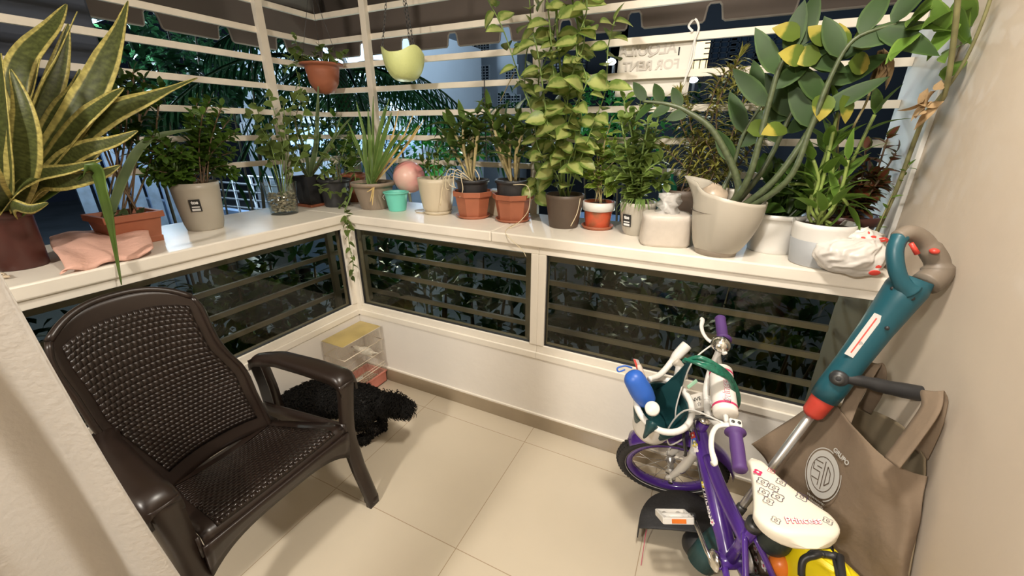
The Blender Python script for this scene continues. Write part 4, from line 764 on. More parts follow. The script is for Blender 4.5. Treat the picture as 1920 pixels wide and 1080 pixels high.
# --- feathery narrow-leaved plant behind
c = V((-.12, 1.90, SZ)); t = plant('feathery narrow-leaved plant in a dark pot behind the bird-shaped pot', c); top = pot('pot', M_['dkbrown'], c, .19, .085, .065, t)
st = MB(); lf = MB()
for pl in [[(1340, 300), (1345, 200), (1385, 110)], [(1330, 320), (1330, 250), (1345, 190)], [(1350, 300), (1380, 230), (1400, 160)], [(1320, 330), (1300, 260), (1290, 200)], [(1340, 310), (1400, 250), (1440, 190)], [(1310, 340), (1270, 300), (1250, 280)], [(1320, 320), (1280, 240), (1275, 180)], [(1360, 330), (1400, 290), (1430, 240)], [(1330, 340), (1340, 300), (1320, 260)], [(1300, 350), (1290, 310), (1310, 280)], [(1350, 340), (1370, 290), (1380, 250)], [(1330, 200), (1350, 150), (1380, 130), (1420, 170)]]:
    path = [top + rv(.02)] + at_y(pl, c.y + rnd.uniform(-.02, .04)); st.tube(smoothpath(path, 5), .003, 5); sprout(lf, path, 40, .070, .0105, 'lance', 1.15, .28, 1, .9, .3, .1, tipn=10, seg=4)
st.build('stem', M_['stemb'], t); lf.build('foliage', LF['olive'], t)
# --- white round pot, dark arching leaves
c, h, rt, rb = fit(1440, 477, 405, 112, 92); t = plant('dark arching-leaved plant in a wide white pot behind the bird-shaped pot', c); top = pot('pot', M_['white'], c, h, rt, rb, t, rim=.12)
lf = MB()
for i in range(34):
    u = rnd.uniform(1400, 1590); v = rnd.uniform(285, 390); p = py(u, v, c.y + rnd.uniform(-.02, .08)); q = top + rv(.03); lf.ribbon([q, q.lerp(p, .55) + UP * .05, p], [.012, .032, .028, .003], RT * .4 + UP * .6 + rv(.5), .25, sub=5)
for i in range(16):
    u = rnd.uniform(1420, 1520); v = rnd.uniform(330, 400); p = py(u, v, c.y - .04); lf.leaf(p, rv() + UP * .2, -FW + rv(.4), .09, .055, 'ovate', 5, .2, .4)
lf.build('foliage', LF['dark'], t)
# --- grey-banded pot with young bamboo shoots
c, h, rt, rb = fit(1522, 503, 424, 128, 102); t = plant('lucky bamboo shoots in a pale pot with a grey film band around it', c)
top = pot('pot', M_['white'], c, h, rt, rb, t, rim=0)
MB().lathe([(rb + .0015, .003), (rb + (rt - rb) * .60 + .0018, h * .60), (rb + (rt - rb) * .60, h * .602)], c, 48).build('grey_band', M_['greycloud'], t, label='translucent grey film around the lower part')
st = MB(); lf = MB()
for pl in [[(1515, 395), (1548, 290), (1553, 270)], [(1530, 395), (1545, 330), (1570, 210)], [(1545, 400), (1560, 330), (1565, 260)], [(1520, 390), (1535, 340), (1525, 300)], [(1560, 400), (1585, 330), (1640, 215)], [(1540, 400), (1575, 360), (1590, 300)], [(1535, 390), (1520, 350), (1480, 345)], [(1555, 400), (1575, 370), (1590, 385)]]:
    path = [top + rv(.03)] + at_y(pl, c.y + rnd.uniform(-.05, .05)); st.tube(smoothpath(path, 5), .005, 7); sprout(lf, path, 5, .115, .026, 'lance', .75, .35, 1, .5, .2, .2, seg=6)
st.build('cane', mat('bamboo_cane', (.25, .33, .08), .4, var=.2, vscale=30), t); lf.build('foliage', LF['bamboo'], t)
# --- red-brown pot with rusty plant and the dried flower stalks
B0 = pz(1640, 470, SZ); c = V((.425, 1.80, SZ)); t = plant('rust-leaved plant in a red-brown pot at the right end of the shelf', c); top = pot('pot', M_['terradark'], c, .15, .098, .075, t, rim=.2)
st = MB(); lf = MB()
for i in range(13):
    u = rnd.uniform(1590, 1680); v = rnd.uniform(255, 390); path = [top + rv(.02), top.lerp(py(u, v, 1.80), .5) + rv(.02), py(u, v, c.y + rnd.uniform(-.05, .03))]; st.tube(smoothpath(path, 4), .003, 5); sprout(lf, path, 8, .055, .032, 'ovate', 1.1, .3, 1, .5)
st.build('stem', M_['stemb'], t); lf.build('foliage', LF['coleus'], t)
st = MB(); lf = MB()
path = [top] + at_y([(1590, 270), (1625, 190), (1643, 130), (1655, 95)], c.y - .10); st.tube(smoothpath(path, 5), .0035, 6)
path2 = [top] + at_y([(1570, 240), (1590, 200), (1598, 182)], c.y - .08); st.tube(smoothpath(path2, 5), .003, 6)
e = path[-1]
for k in range(7): lf.leaf(e + rv(.008), DN + rv(.30), -FW + rv(.8), rnd.uniform(.09, .13), .045, 'ovate', 6, .5, .3, twist=rnd.uniform(-.8, .8))
st.build('dry_stalk', M_['cane'], t); lf.build('dry_leaves', M_['dry'], t, label='withered papery tan leaf cluster')
# --- tall cane plant rising in the right corner against the wall
c = V((.485, 1.66, SZ)); t = plant('tall cane plant with withered lower leaves climbing the right wall', c, cat='potted plant'); top = pot('pot', M_['greige'], c, .09, .048, .04, t)
st = MB(); lf = MB(); dl = MB()
path = [top, V((.49, 1.62, 1.25)), V((.485, 1.58, 1.45)), py(1770, 180, 1.52), py(1790, 60, 1.46), py(1800, -60, 1.42)]; path = [V((min(p.x, .50), p.y, p.z)) for p in path]; st.tube(smoothpath(path, 5), .006, 8)
pB = [path[2], px(1800, 130, .51), px(1850, 20, .51), px(1870, -60, .50)]; st.tube(smoothpath(pB, 5), .004, 7)
for (u, v, du, dv, L) in [(1790, 20, -1, .15, .15), (1795, 60, -1, -.1, .15), (1800, 40, -.9, .6, .13), (1800, 150, .7, -.5, .16), (1830, 100, 1, -.4, .10), (1800, -10, .6, .4, .13), (1785, 90, -1, .25, .11), (1845, 30, .6, -.3, .10), (1800, 10, .5, .8, .12), (1770, 60, -.8, -.5, .1), (1780, -20, -.7, .3, .16), (1740, 20, -1, .2, .14), (1720, 60, -1, .3, .12), (1700, 90, -1, .15, .1), (1860, -5, .5, .5, .13)]:
    p = pd(u, v, depth(path[3])); p.x = min(p.x, .49); d = RT * du + DN * dv; lf.leaf(p, V((d.x * .5, d.y, d.z)) + rv(.1), V((-.8, -.6, .4)) + rv(.4), L, .042, 'lance', 7, .2, .35)
for (u, v) in [(1765, 150), (1755, 170), (1748, 190), (1735, 185), (1760, 200), (1740, 165), (1770, 190), (1730, 205)]:
    p = py(u, v, 1.52); p.x = min(p.x, .50); dl.leaf(p, DN * .6 - RT * .8 + rv(.6), rv(), rnd.uniform(.05, .08), .022, 'lance', 5, .5, .6, twist=rnd.uniform(-1, 1))
pv = [top, V((.47, 1.60, 1.12)), py(1680, 350, 1.62), py(1705, 310, 1.60)]; st.tube(smoothpath(pv, 5), .0018, 5); sprout(lf, pv, 8, .025, .012, 'ovate', 1.1, .3, 1, .3)
st.build('cane', mat('dull_cane', (.20, .19, .08), .6, var=.25, vscale=20), t); lf.build('foliage', LF['bamboo'], t); dl.build('withered_leaves', M_['dry'], t, label='withered brown leaves')
for (u, v, du, dv) in []: pass
# --- crumpled white carrier bag
A = pz(1600, 528, SZ); q = A + V((-.012, .075, 0)); t = thing('carrier_bag', 'crumpled white plastic carrier bag with red print at the right end of the shelf', 'bag', (q.x, q.y, SZ))
mb = MB()
KN = V((.62, .35, .70)).normalized(); KU = KN.orthogonal().normalized(); KW = KN.cross(KU)
def crump(i, j, nu=110, nv=64):
    a = 2 * pi * i / nu; b = -pi / 2 + pi * j / (nv - 1); d = V((cos(a) * cos(b), sin(a) * cos(b), sin(b)))
    kx = d - KN * d.dot(KN); ph = math.atan2(kx.dot(KU), kx.dot(KW)); sw = kx.length
    k = 1 + .12 * noise.noise(d * 1.6 + V((3, 1, 2))) + .055 * sw * (1 - 2 * abs(sin(4.5 * ph + 2.2 * noise.noise(d * 1.5)))) + .035 * sw * sin(15 * ph + 4 * noise.noise(d * 2.5)) * (.6 + .4 * d.dot(KN)) + .03 * noise.noise(d * 5)
    ht = .056 + .026 * max(0, d.x)
    return V((q.x, q.y, SZ + .058)) + V((d.x * .088 * k, d.y * .062 * k, max(-.057, d.z * ht * k)))
mb.grid(crump, 110, 64, closeu=True); mb.build('bag_body', M_['plasticbag'], t)
mb = MB(); q2 = q + V((.040, .045, 0)); q2.z = SZ + .105
mb.grid(lambda i, j: q2 + V((cos(i * pi / 16) * (.046 + .03 * noise.noise(V((cos(i * pi / 16) * 2.6, sin(i * pi / 16) * 2.6, j * .6)))) * sin(pi * (j + .4) / 12.4) ** .6, sin(i * pi / 16) * .035 * sin(pi * (j + .4) / 12.4) ** .6, -.045 + j * .0066 + .012 * noise.noise(V((i * .4, j * .5, 3))))), 32, 13, closeu=True); mb.build('bag_top', M_['plasticbag'], t)
for (u, v, r, dy) in ((1655, 452, .015, -.0), (1630, 436, .007, 0), (1643, 431, .006, 0), (1638, 444, .006, 0), (1640, 512, .012, -.0), (1646, 500, .008, 0), (1618, 446, .005, 0)):
    p = pd(u, v, 1); 
    # print patches pressed onto the film
    dirv = (p - CP).normalized(); best = None
    ob = [o for o in t.children]
    from mathutils.bvhtree import BVHTree
    for o in ob:
        bv = BVHTree.FromPolygons([vv.co for vv in o.data.vertices], [pp.vertices for pp in o.data.polygons]); hit = bv.ray_cast(CP, dirv)
        if hit[0] is not None and (best is None or hit[3] < best[1]): best = (hit[0], hit[3], hit[1])
    if best:
        nn = best[2] if best[2].dot(dirv) < 0 else -best[2]; MB().ball(best[0] - nn * r * .08, r, 14, 8, (1.3, .8, .14), M=nn.to_track_quat('Z', 'Y').to_matrix()).build('red_print', M_['redprint'], t, label='red printed patch')
# --- pink cloth on the left shelf
t0 = pz(100, 465, SZ + .01); cl = MB()
q00 = pz(128, 520, SZ + .006); q10 = pz(290, 487, SZ + .006); q01 = pz(92, 452, SZ + .03); q11 = pz(282, 424, SZ + .03)
def clothp(i, j):
    a = i / 40; b = j / 24; p = q00.lerp(q10, a).lerp(q01.lerp(q11, a), b); z = SZ + .006 + .045 * sin(pi * min(1, b * .62)) ** 1.2 + .006 * noise.noise(V((a * 5, b * 4, 0))) + .004 * sin(a * 14 + b * 5)
    return V((min(p.x, WX - .002) + .004 * sin(a * 9), p.y + .004 * sin(b * 8), z if i not in (0,) else z - .004))
cl.grid(clothp, 41, 25); ob = cl.build('folded_cloth', M_['cloth'], loc=(t0.x, t0.y, SZ), solid=.010, bevel=0, sub=1); tag(ob, 'folded salmon pink cloth lying on the left shelf beside the snake plant', 'cloth')
mb = MB()
for k in range(4): a = pz(5, 520, SZ + .004); mb.tube(smoothpath([a + V((rnd.uniform(-.1, .05), rnd.uniform(-.10, .02), rnd.uniform(0, .01))) for _ in range(7)], 5), .003, 6)
tag(mb.build('rope', mat('rope', (.62, .50, .36), .8), loc=a), 'loose beige cord lying at the far left end of the shelf', 'rope')

# ================================================================ hanging bowls, sign
def chain(p, q, r, m, name_, parent, link=True):
    mb = MB(); p = V(p); q = V(q); L = (q - p).length; n = max(2, int(L / .016)); d = (q - p) / n
    for i in range(n):
        c = p + d * (i + .5); tg = d.normalized(); a = tg.orthogonal().normalized(); a = Matrix.Rotation(i * pi / 2 + .4, 3, tg) @ a
        mb.tube([c + tg * .011 * cos(k * pi / 4) + a * .005 * sin(k * pi / 4) for k in range(8)], r, 5, closed=True)
    return mb.build(name_, m, parent)
D = 1.98; bc = pd(757, 117, D); t = thing('hanging_pot', 'lime green ceramic bowl hanging on three dark chains from the grille', 'hanging pot', bc)
S = D / FPX
mb = MB(); nu = 40; R0 = 40 * S * .97; Hh = 56 * S
def bowl(i, j, ins=0):
    a = 2 * pi * i / nu; s = j / 13; r = R0 * sin(pi / 2 * min(1, s * 1.0 + .02)) ** .72; wv = .5 + .5 * cos(3 * a + .9)
    z = -Hh * .58 + Hh * (.80 + .22 * wv ** 1.5) * (1 - cos(pi / 2 * s)) ** .95 * 1.0
    return bc + V(((r - ins) * cos(a), (r - ins) * sin(a), z + (ins * .8 if j < 13 else 0)))
mb.grid(lambda i, j: bowl(i, j), nu, 14, closeu=True); mb.grid(lambda i, j: bowl(i, 13 - j, .006), nu, 14, closeu=True); mb.build('bowl', M_['lime'], t)
hook = V((py(756, -60, 1.96).x, 1.965, py(756, -60, 1.96).z)); hook = V((bc.x, bc.y, 2.25))
for k in range(3): a = (2 * pi * k - .9) / 3; chain(bc + V((R0 * .93 * cos(a), R0 * .93 * sin(a), Hh * .40)), hook, .0013, M_['dgrey'], 'chain', t)
MB().tube([hook, hook + UP * .03, V((hook.x, GY - .01, hook.z + .04)), V((hook.x, GY - .01, 2.5))], .003, 6).build('hook', M_['dgrey'], t)
MB().lathe([(0, 0), (R0 * .8, 0)], bc + UP * Hh * .05, 24).build('soil', M_['soil'], t)
D = 2.32; bc = pd(603, 122, D); t = thing('hanging_pot', 'terracotta hanging bowl with a trailing plant hung on wires in the corner', 'hanging pot', bc); S = D / FPX; R0 = 37 * S * .93; Hh = 50 * S
MB().lathe([(0, -Hh * 1.0), (R0 * .45, -Hh * .95), (R0 * .75, -Hh * .62), (R0 * .86, -Hh * .2), (R0 * .88, -.006), (R0 * 1.1, -.004), (R0 * 1.12, .006), (R0 * .86, .008), (R0 * .82, -.02), (0, -.022)], bc, 40).build('bowl', M_['terracotta'], t)
MB().lathe([(0, -.016), (R0 * .82, -.018)], bc, 24).build('soil', M_['soil'], t)
hk = V((bc.x, bc.y, 2.15))
for k in range(3): a = 2 * pi * k / 3 + .3; MB().tube([bc + V((R0 * 1.05 * cos(a), R0 * 1.05 * sin(a), .005)), hk], .0013, 5).build('wire', M_['dgrey'], t)
MB().tube([hk, hk + UP * .35], .002, 5).build('hook', M_['dgrey'], t)
st = MB(); lf = MB()
for pl in [[(580, 110), (560, 90), (552, 70)], [(575, 115), (555, 120), (560, 150), (565, 180)], [(610, 110), (620, 95)], [(590, 105), (600, 90)], [(630, 112), (645, 100)], [(570, 108), (555, 100), (540, 110), (535, 128)]]:
    path = [bc] + [pd(u, v, D - .03) for u, v in pl]; st.tube(smoothpath(path, 4), .0018, 5); sprout(lf, path, 6, .045, .036, 'heart', 1.1, .35, 1, .6)
st.build('stem', M_['stem'], t); lf.build('foliage', LF['round'], t)
# paper sign, seen from behind: the writing shows through mirrored
YS = GY + .016; t = thing('paper_sign', 'white paper sign tied to the bars with its printing showing through reversed', 'sign', (-.32, YS, 1.55))
a = py(1163, 75, YS); b = py(1310, 58, YS); c_ = py(1288, 180, YS); d = py(1152, 182, YS)
def sp_(i, j): u = i / 16; v = j / 10; p = d.lerp(c_, u).lerp(a.lerp(b, u), v); p.y = YS + .004 + .005 * sin(u * 5) * v; return p
sh_ = MB().grid(sp_, 17, 11).build('sheet', M_['paper'], t, solid=.0008)
Ms = lambda cx_, cz_: frameM((cx_, YS + .0015, cz_), (1, 0, 0), (0, -1, 0))
text('faint_reversed_lettering', 'SE ALQUILA', .058, M_['ink'], Ms(-.315, 1.728), sh_, mirror=True, bold=.0012); text('faint_reversed_lettering', 'FOR RENT', .050, M_['ink'], Ms(-.33, 1.668), sh_, mirror=True, bold=.0012)
MB().box((-.225, YS + .0005, 1.70), (-.219, YS + .0015, 1.73)).build('tear_mark', M_['inkd'], sh_)
p = py(1303, 75, GY - .015); rb_ = MB(); rb_.ribbon([p + V((-.012, -.006, .03)), p + V((-.03, -.004, .05)), p + V((-.01, -.01, .07)), p + V((.008, -.006, .04)), p + V((0, -.008, 0)), p + V((-.008, -.006, -.08)), p + V((-.022, -.004, -.19))], [.008, .008, .008, .008, .008, .006], V((1, 0, .2)), .2, sub=5)
rb_.ribbon([p + V((0, -.006, 0)), p + V((.004, -.006, -.06)), p + V((-.012, -.004, -.13))], [.008, .007, .003], V((1, 0, 0)), .2); rb_.build('ribbon_tie', mat('silver_ribbon', (.70, .70, .66), .3), t)

# ================================================================ armchair
ch = thing('armchair', 'dark brown woven-look resin armchair standing by the left windows', 'armchair', (-1.28, .56, 0)); CX, CY = -1.28, .56
def L3(x, y, z): return V((CX + x, CY + y, z))
def plate(name_, P, nu, nv, m, th=.008, sub=0):
    o = MB().grid(P, nu, nv).build(name_, m, ch, solid=th); return o
def tab(T, t):
    for i in range(len(T) - 1):
        if t <= T[i + 1][0]: k = (t - T[i][0]) / (T[i + 1][0] - T[i][0]); return [lerp(a, b, k) for a, b in zip(T[i][1:], T[i + 1][1:])]
    return list(T[-1][1:])
# back: t -> x, z, half width, centre offset
BT = [(0, -.150, .345, .165, 0), (.12, -.165, .40, .172, -.005), (.3, -.185, .50, .185, -.025), (.45, -.205, .585, .200, -.04), (.55, -.216, .64, .196, -.055), (.65, -.228, .70, .182, -.068), (.8, -.245, .80, .184, -.078), (.93, -.258, .865, .182, -.078), (1, -.266, .890, .170, -.078)]
def backP(u, t):
    x, z, hw, cy = tab(BT, t); arch = .060 * (1 - abs(u) ** 2.6) * max(0, (t - .55) / .45)
    return L3(x + .045 * abs(u) ** 2.2, cy + hw * u, z + arch)
plate('back_frame', lambda i, j: backP(i / 24 * 2 - 1, j / 28), 25, 29, M_['chair'], .012)
def wov(i, j, n=20, k=24):
    u = i / n * 2 - 1; t = lerp(.12, .90, j / k); p = backP(u * .84, t); return p + V((.0085, 0, 0))
plate('woven_back_panel', lambda i, j: wov(i, j), 21, 25, M_['chairw'], .005)
MB().tube(smoothpath([backP(-1 + i / 12 * 2, 1) + V((0, 0, .002)) for i in range(13)], 2), .010, 8).build('top_rail', M_['chair'], ch)
for s in (-1, 1): MB().tube(smoothpath([backP(s, j / 10) for j in range(11)], 2), .009, 8).build('back_edge', M_['chair'], ch)
# seat: front waterfall
ST = [(0, -.152, .350, .170), (.08, -.11, .352, .185), (.5, .02, .372, .212), (.85, .165, .405, .232), (.93, .200, .405, .235), (.97, .215, .393, .236), (1, .220, .368, .236)]
def seatP(u, t): x, z, hw = tab(ST, t); return L3(x, hw * u, z - .022 * (1 - u * u) * (1 - t * .7) + .004)
plate('seat_frame', lambda i, j: seatP(i / 20 * 2 - 1, j / 26), 21, 27, M_['chair'], .012)
plate('woven_seat_panel', lambda i, j: seatP((i / 20 * 2 - 1) * .84, lerp(.10, .965, j / 26)) + V((.002, 0, .0075)), 21, 27, M_['chairs'], .004)
for s in (-1, 1):
    # arm: broad top, turned-down outer lip, sweeping into the front leg
    def armP(i, j, s=s):
        t = j / 22; T = [(0, -.215, .175 + .03, .245, .575), (.10, -.19, .205, .262, .600), (.3, -.10, .228, .292, .612), (.6, .05, .242, .312, .607), (.85, .17, .250, .322, .600), (.93, .205, .250, .320, .592), (1, .222, .250, .316, .560)]
        x, yi, yo, z = tab(T, t); k = i / 10
        if k < .12: return L3(x, s * yi, z - .030 * (1 - k / .12))
        if k > .88: return L3(x, s * yo, z - .034 * (k - .88) / .12)
        q = (k - .12) / .76; return L3(x, s * lerp(yi + .004, yo - .004, q), z + .006 * sin(pi * q))
    plate('armrest', armP, 11, 23, M_['chair'], .009)
    # front leg: wide blade under the arm narrowing to a rounded foot
    LT = [(0, .10, .222, .25, .316, .575), (.10, .130, .218, .25, .310, .52), (.3, .140, .210, .246, .300, .42), (.42, .138, .207, .238, .296, .36), (.5, .150, .209, .242, .296, .30), (.7, .180, .222, .252, .302, .18), (.92, .212, .252, .266, .314, .03), (1, .212, .254, .266, .316, .0)]
    def legP(i, j, s=s):
        t = j / 26; x0, x1, yi, yo, z = tab(LT, t); a = [(x0, yo), (x1 - .012, yo), (x1, yo - .012), (x1, yi), (x1 - .02, yi)][i]; return L3(a[0], s * a[1], z)
    lg = plate('leg', legP, 5, 27, M_['chair'], .008)
    MB().ball(L3(.232, s * .292, .022), .029, 18, 10, (1, 1, .75)).build('foot', M_['chair'], lg)
    def inner(i, j, s=s):
        t = j / 16; x0, x1, yi, yo, z = tab(LT, .0 + t * .45); return L3([x0, x1][i], s * yi, z)
    # back leg and side panel below the arm
    BL = [(0, -.235, -.165, .575), (.3, -.235, -.17, .45), (.6, -.255, -.19, .28), (1, -.315, -.275, .0)]
    def bleg(i, j, s=s):
        t = j / 18; xa, xb, z = tab(BL, t); return L3(*[(xa, s * (.215 + .05 * t), z), (xa, s * (.245 + .06 * t), z), (xb, s * (.245 + .06 * t), z), (xb, s * (.218 + .05 * t), z)][i])
    plate('leg', bleg, 4, 19, M_['chair'], .008)
    def srail(i, j, s=s): t = j / 20; x = lerp(-.20, .215, t); return L3(x, s * (.215 + .03 * t), [.395 + .02 * t, .318 + .035 * (1 - sin(pi * t)) * .5 + .01][i])
    plate('side_rail', srail, 2, 21, M_['chair'], .010)
def apron(i, j):
    u = i / 24 * 2 - 1; z0 = .385; z1 = .315 - .055 * abs(u) ** 4 + .012 * (1 - u * u); return L3(.226 - .006 * j, .245 * u, lerp(z0, z1, j / 3))
plate('front_apron', apron, 25, 4, M_['chair'], .010)

# ================================================================ bird cage in the corner
cg = thing('bird_cage', 'small cream wire bird cage with a pink slatted tray in the floor corner', 'bird cage', (-1.665, 1.40, 0))
cx0, cx1, cy0, cy1 = WX + .022, WX + .175, 1.265, WY - .022; TZ = .365
mb = MB(); mb.box((cx0, cy0, .004), (cx1, cy1, .010)); mb.box((cx0, cy0, .004), (cx0 + .005, cy1, .075)); mb.box((cx1 - .005, cy0, .004), (cx1, cy1, .075)); mb.box((cx0, cy0, .004), (cx1, cy0 + .005, .075)); mb.box((cx0, cy1 - .005, .004), (cx1, cy1, .075))
mb.box((cx0 - .006, cy0 - .006, .070), (cx1 + .006, cy0 + .006, .078)); mb.box((cx0 - .006, cy1 - .006, .070), (cx1 + .006, cy1 + .006, .078)); mb.box((cx0 - .006, cy0, .070), (cx0 + .006, cy1, .078)); mb.box((cx1 - .006, cy0, .070), (cx1 + .006, cy1, .078))
tr = mb.build('tray', M_['pinktray'], cg, bevel=.0015)
mb = MB()
for i in range(17): y = lerp(cy0 + .01, cy1 - .01, i / 16); mb.box((cx0 + .01, y - .0018, .030), (cx1 - .01, y + .0018, .034))
for i in range(9): x = lerp(cx0 + .01, cx1 - .01, i / 8); mb.box((x - .0018, cy0 + .01, .030), (x + .0018, cy1 - .01, .034))
mb.build('floor_grate', M_['cream'], tr)
mb = MB(); r_ = .0007
for i in range(31):
    y = lerp(cy0, cy1, i / 30)
    for x in (cx0, cx1): mb.tube([(x, y, .075), (x, y, TZ)], r_, 4, cap=False)
for i in range(17):
    x = lerp(cx0, cx1, i / 16)
    for y in (cy0, cy1): mb.tube([(x, y, .075), (x, y, TZ)], r_, 4, cap=False)
    mb.tube([(x, cy0, TZ), (x, cy1, TZ)], r_, 4, cap=False)
for z in (.14, .21, TZ):
    mb.tube([(cx0, cy0, z), (cx1, cy0, z), (cx1, cy1, z), (cx0, cy1, z)], .0013, 5, closed=True)
mb.build('wire_bars', M_['wire'], cg)
fr = MB()
for z in (.285,): fr.tube([(cx0, cy0, z), (cx1, cy0, z), (cx1, cy1, z), (cx0, cy1, z)], .0028, 6, closed=True)
fr.build('frame_hoop', M_['wire'], cg); MB().tube([(cx1 + .004, cy0, .125), (cx1 + .004, cy1, .125)], .0028, 6).build('frame_rod', M_['wire'], cg)
MB().box((cx0, cy0, TZ + .001), (cx1, cy1, TZ + .003)).build('top_cover', M_['yel'], cg, label='yellowed see-through cover on top')
pc = MB(); pc.tube([(cx0, 1.46, .205), (cx1, 1.46, .205)], .004, 8); pc.build('perch', M_['wire'], cg); MB().box((cx1 - .016, 1.29, .118), (cx1 - .002, 1.37, .132)).build('feeder', M_['white'], cg, bevel=.003)
# bird on the perch: head towards the left of the photo, tail down to the right
bp = V((lerp(cx0, cx1, .55), 1.46, .232)); bt = thing('small_bird', 'small white bird with a greyish beak perched inside the wire cage', 'bird', (bp.x, bp.y, .209))
hd_ = V((-.75, -.50, .42)).normalized(); pts = [bp + hd_ * k for k in (-.085, -.06, -.04, -.015, .012, .030, .042, .056, .066)]; pts[0] += UP * .012; pts[1] += UP * .006
MB().tube(smoothpath(pts, 3), [.0035, .004, .0045, .006, .008, .011, .014, .017, .019, .020, .020, .019, .018, .0165, .015, .014, .0135, .0135, .0135, .0135, .013, .012, .010, .007, .002], 14).build('body', M_['bird'], bt)
MB().tube([bp + hd_ * .062, bp + hd_ * .074 - UP * .003, bp + hd_ * .078 - UP * .007], [.006, .004, .0008], 8).build('beak', M_['beak'], bt)
sdv = hd_.cross(UP).normalized()
for s in (-1, 1):
    MB().ball(bp + hd_ * .056 + sdv * s * .0115 + UP * .004, .0022, 8, 6).build('eye', M_['black'], bt)
    MB().leaf(bp + hd_ * .02 + sdv * s * .0185, -hd_ + sdv * s * .1, sdv * s, .075, .026, 'ovate', 5, .3, .1).build('wing', M_['bird'], bt, solid=.002)
    MB().tube([bp + sdv * s * .007 - UP * .012, bp + sdv * s * .008 - UP * .022], .0013, 5).build('leg', M_['beak'], bt)

# ================================================================ black curly dog
def metamesh(name_, balls, res=.010, th=.6):
    md = bpy.data.metaballs.new(name_); md.resolution = res; md.render_resolution = res; md.threshold = th
    o = bpy.data.objects.new(name_, md); COL.objects.link(o)
    for (p, r) in balls: e = md.elements.new(); e.co = p; e.radius = r
    bpy.context.view_layer.update(); dg = bpy.context.evaluated_depsgraph_get(); me = bpy.data.meshes.new_from_object(o.evaluated_get(dg)); bpy.data.objects.remove(o)
    for p in me.polygons: p.use_smooth = True
    return me
dg_ = thing('dog', 'small black curly-haired dog walking behind the armchair with its head lowered', 'dog', (-1.45, 1.08, 0))
rear = V((-1.335, 1.145, .205)); chest = V((-1.56, 1.045, .20)); neck = V((-1.625, .985, .19)); head = V((-1.668, .925, .145)); muz = V((-1.685, .845, .095)); mzt = V((-1.690, .80, .078))
balls = []
def seg(a, b, ra, rb_, n):
    for i in range(n): t = i / (n - 1); balls.append((V(a).lerp(V(b), t), lerp(ra, rb_, t) * 1.55))
seg(rear, rear.lerp(chest, .5) + UP * .006, .064, .060, 5); seg(rear.lerp(chest, .5), chest, .060, .070, 5); seg(chest, neck, .078, .058, 4); seg(neck, head, .056, .056, 4); seg(head, muz, .052, .030, 5); seg(muz, mzt, .030, .026, 3)
def dleg(a, k, h, f, ra):
    seg(a, k, ra, ra * .66, 5); seg(k, h, ra * .56, ra * .38, 5); seg(h, f, ra * .38, ra * .36, 5); tw = (V((-.65, -.45, 0))).normalized(); seg(f, f + tw * .026, ra * .50, ra * .48, 3)
fx = V((-.85, -.52, 0)).normalized(); sy = V((.52, -.85, 0))
dleg(rear + sy * .045 - UP * .03, rear + sy * .055 + fx * .03 - UP * .085, rear + sy * .055 - fx * .045 - UP * .13, V((-1.318, 1.088, .022)), .046)
dleg(rear - sy * .045 - UP * .03, rear - sy * .045 + fx * .02 - UP * .085, rear - sy * .040 - fx * .055 - UP * .13, V((-1.305, 1.195, .022)), .046)
dleg(chest + sy * .045 - UP * .04, chest + sy * .05 - fx * .015 - UP * .09, chest + sy * .05 - UP * .13, V((-1.565, .985, .022)), .040)
dleg(chest - sy * .04 - UP * .04, chest - sy * .045 - fx * .015 - UP * .09, chest - sy * .045 - UP * .13, V((-1.63, 1.09, .022)), .040)
me = metamesh('body', balls, .012); body = bpy.data.objects.new('body', me); COL.objects.link(body); me.materials.append(M_['fur']); body.parent = dg_; body.matrix_parent_inverse = Matrix.Translation(V(dg_['org'])).inverted()
tailp = smoothpath([rear - fx * .03 + UP * .01, pd(722, 752, 1.88), pd(738, 757, 1.86), pd(753, 762, 1.85), pd(766, 768, 1.84)], 4)
tl = MB().tube(tailp, [.016 + .018 * sin(pi * min(1, i / len(tailp) * 1.05 + .12)) for i in range(len(tailp))], 12).build('tail', M_['fur'], dg_)
ears = []
for s in (-1, 1):
    e0 = head + sy * s * .045 + UP * .028; pts = smoothpath([e0 - sy * s * .015, e0 + sy * s * .012, e0 + sy * s * .022 - UP * .03 + fx * .01, e0 + sy * s * .018 - UP * .065 + fx * .015], 3)
    ears.append(MB().tube(pts, [.014, .018, .02, .022, .024, .025, .024, .022, .018, .008][:len(pts)], 10, flat=.5).build('ear', M_['fur'], dg_))
    MB().ball(head + fx * .012 + V((0, -.03, .0)) + sy * s * .024 + UP * .012, .007, 12, 8).build('eye', mat('dog_eye', (.01, .008, .006), .08), dg_)
MB().ball(mzt + V((-.003, -.026, .006)), .012, 14, 10, (1.1, .8, .8)).build('nose', mat('dog_nose', (.008, .008, .008), .25), dg_)
cc_ = neck.lerp(head, .35); ax = (head - neck).normalized(); aa = ax.orthogonal().normalized(); ab_ = ax.cross(aa)
col_ = MB().tube([cc_ + (aa * cos(k * pi / 12) + ab_ * sin(k * pi / 12)) * .064 for k in range(24)], .0055, 6, closed=True).build('collar', mat('collar_grey', (.30, .29, .27), .6), dg_)
MB().box(cc_ + V((.035, -.055, -.02)), cc_ + V((.047, -.061, .012))).build('collar_tag', M_['steel'], col_)
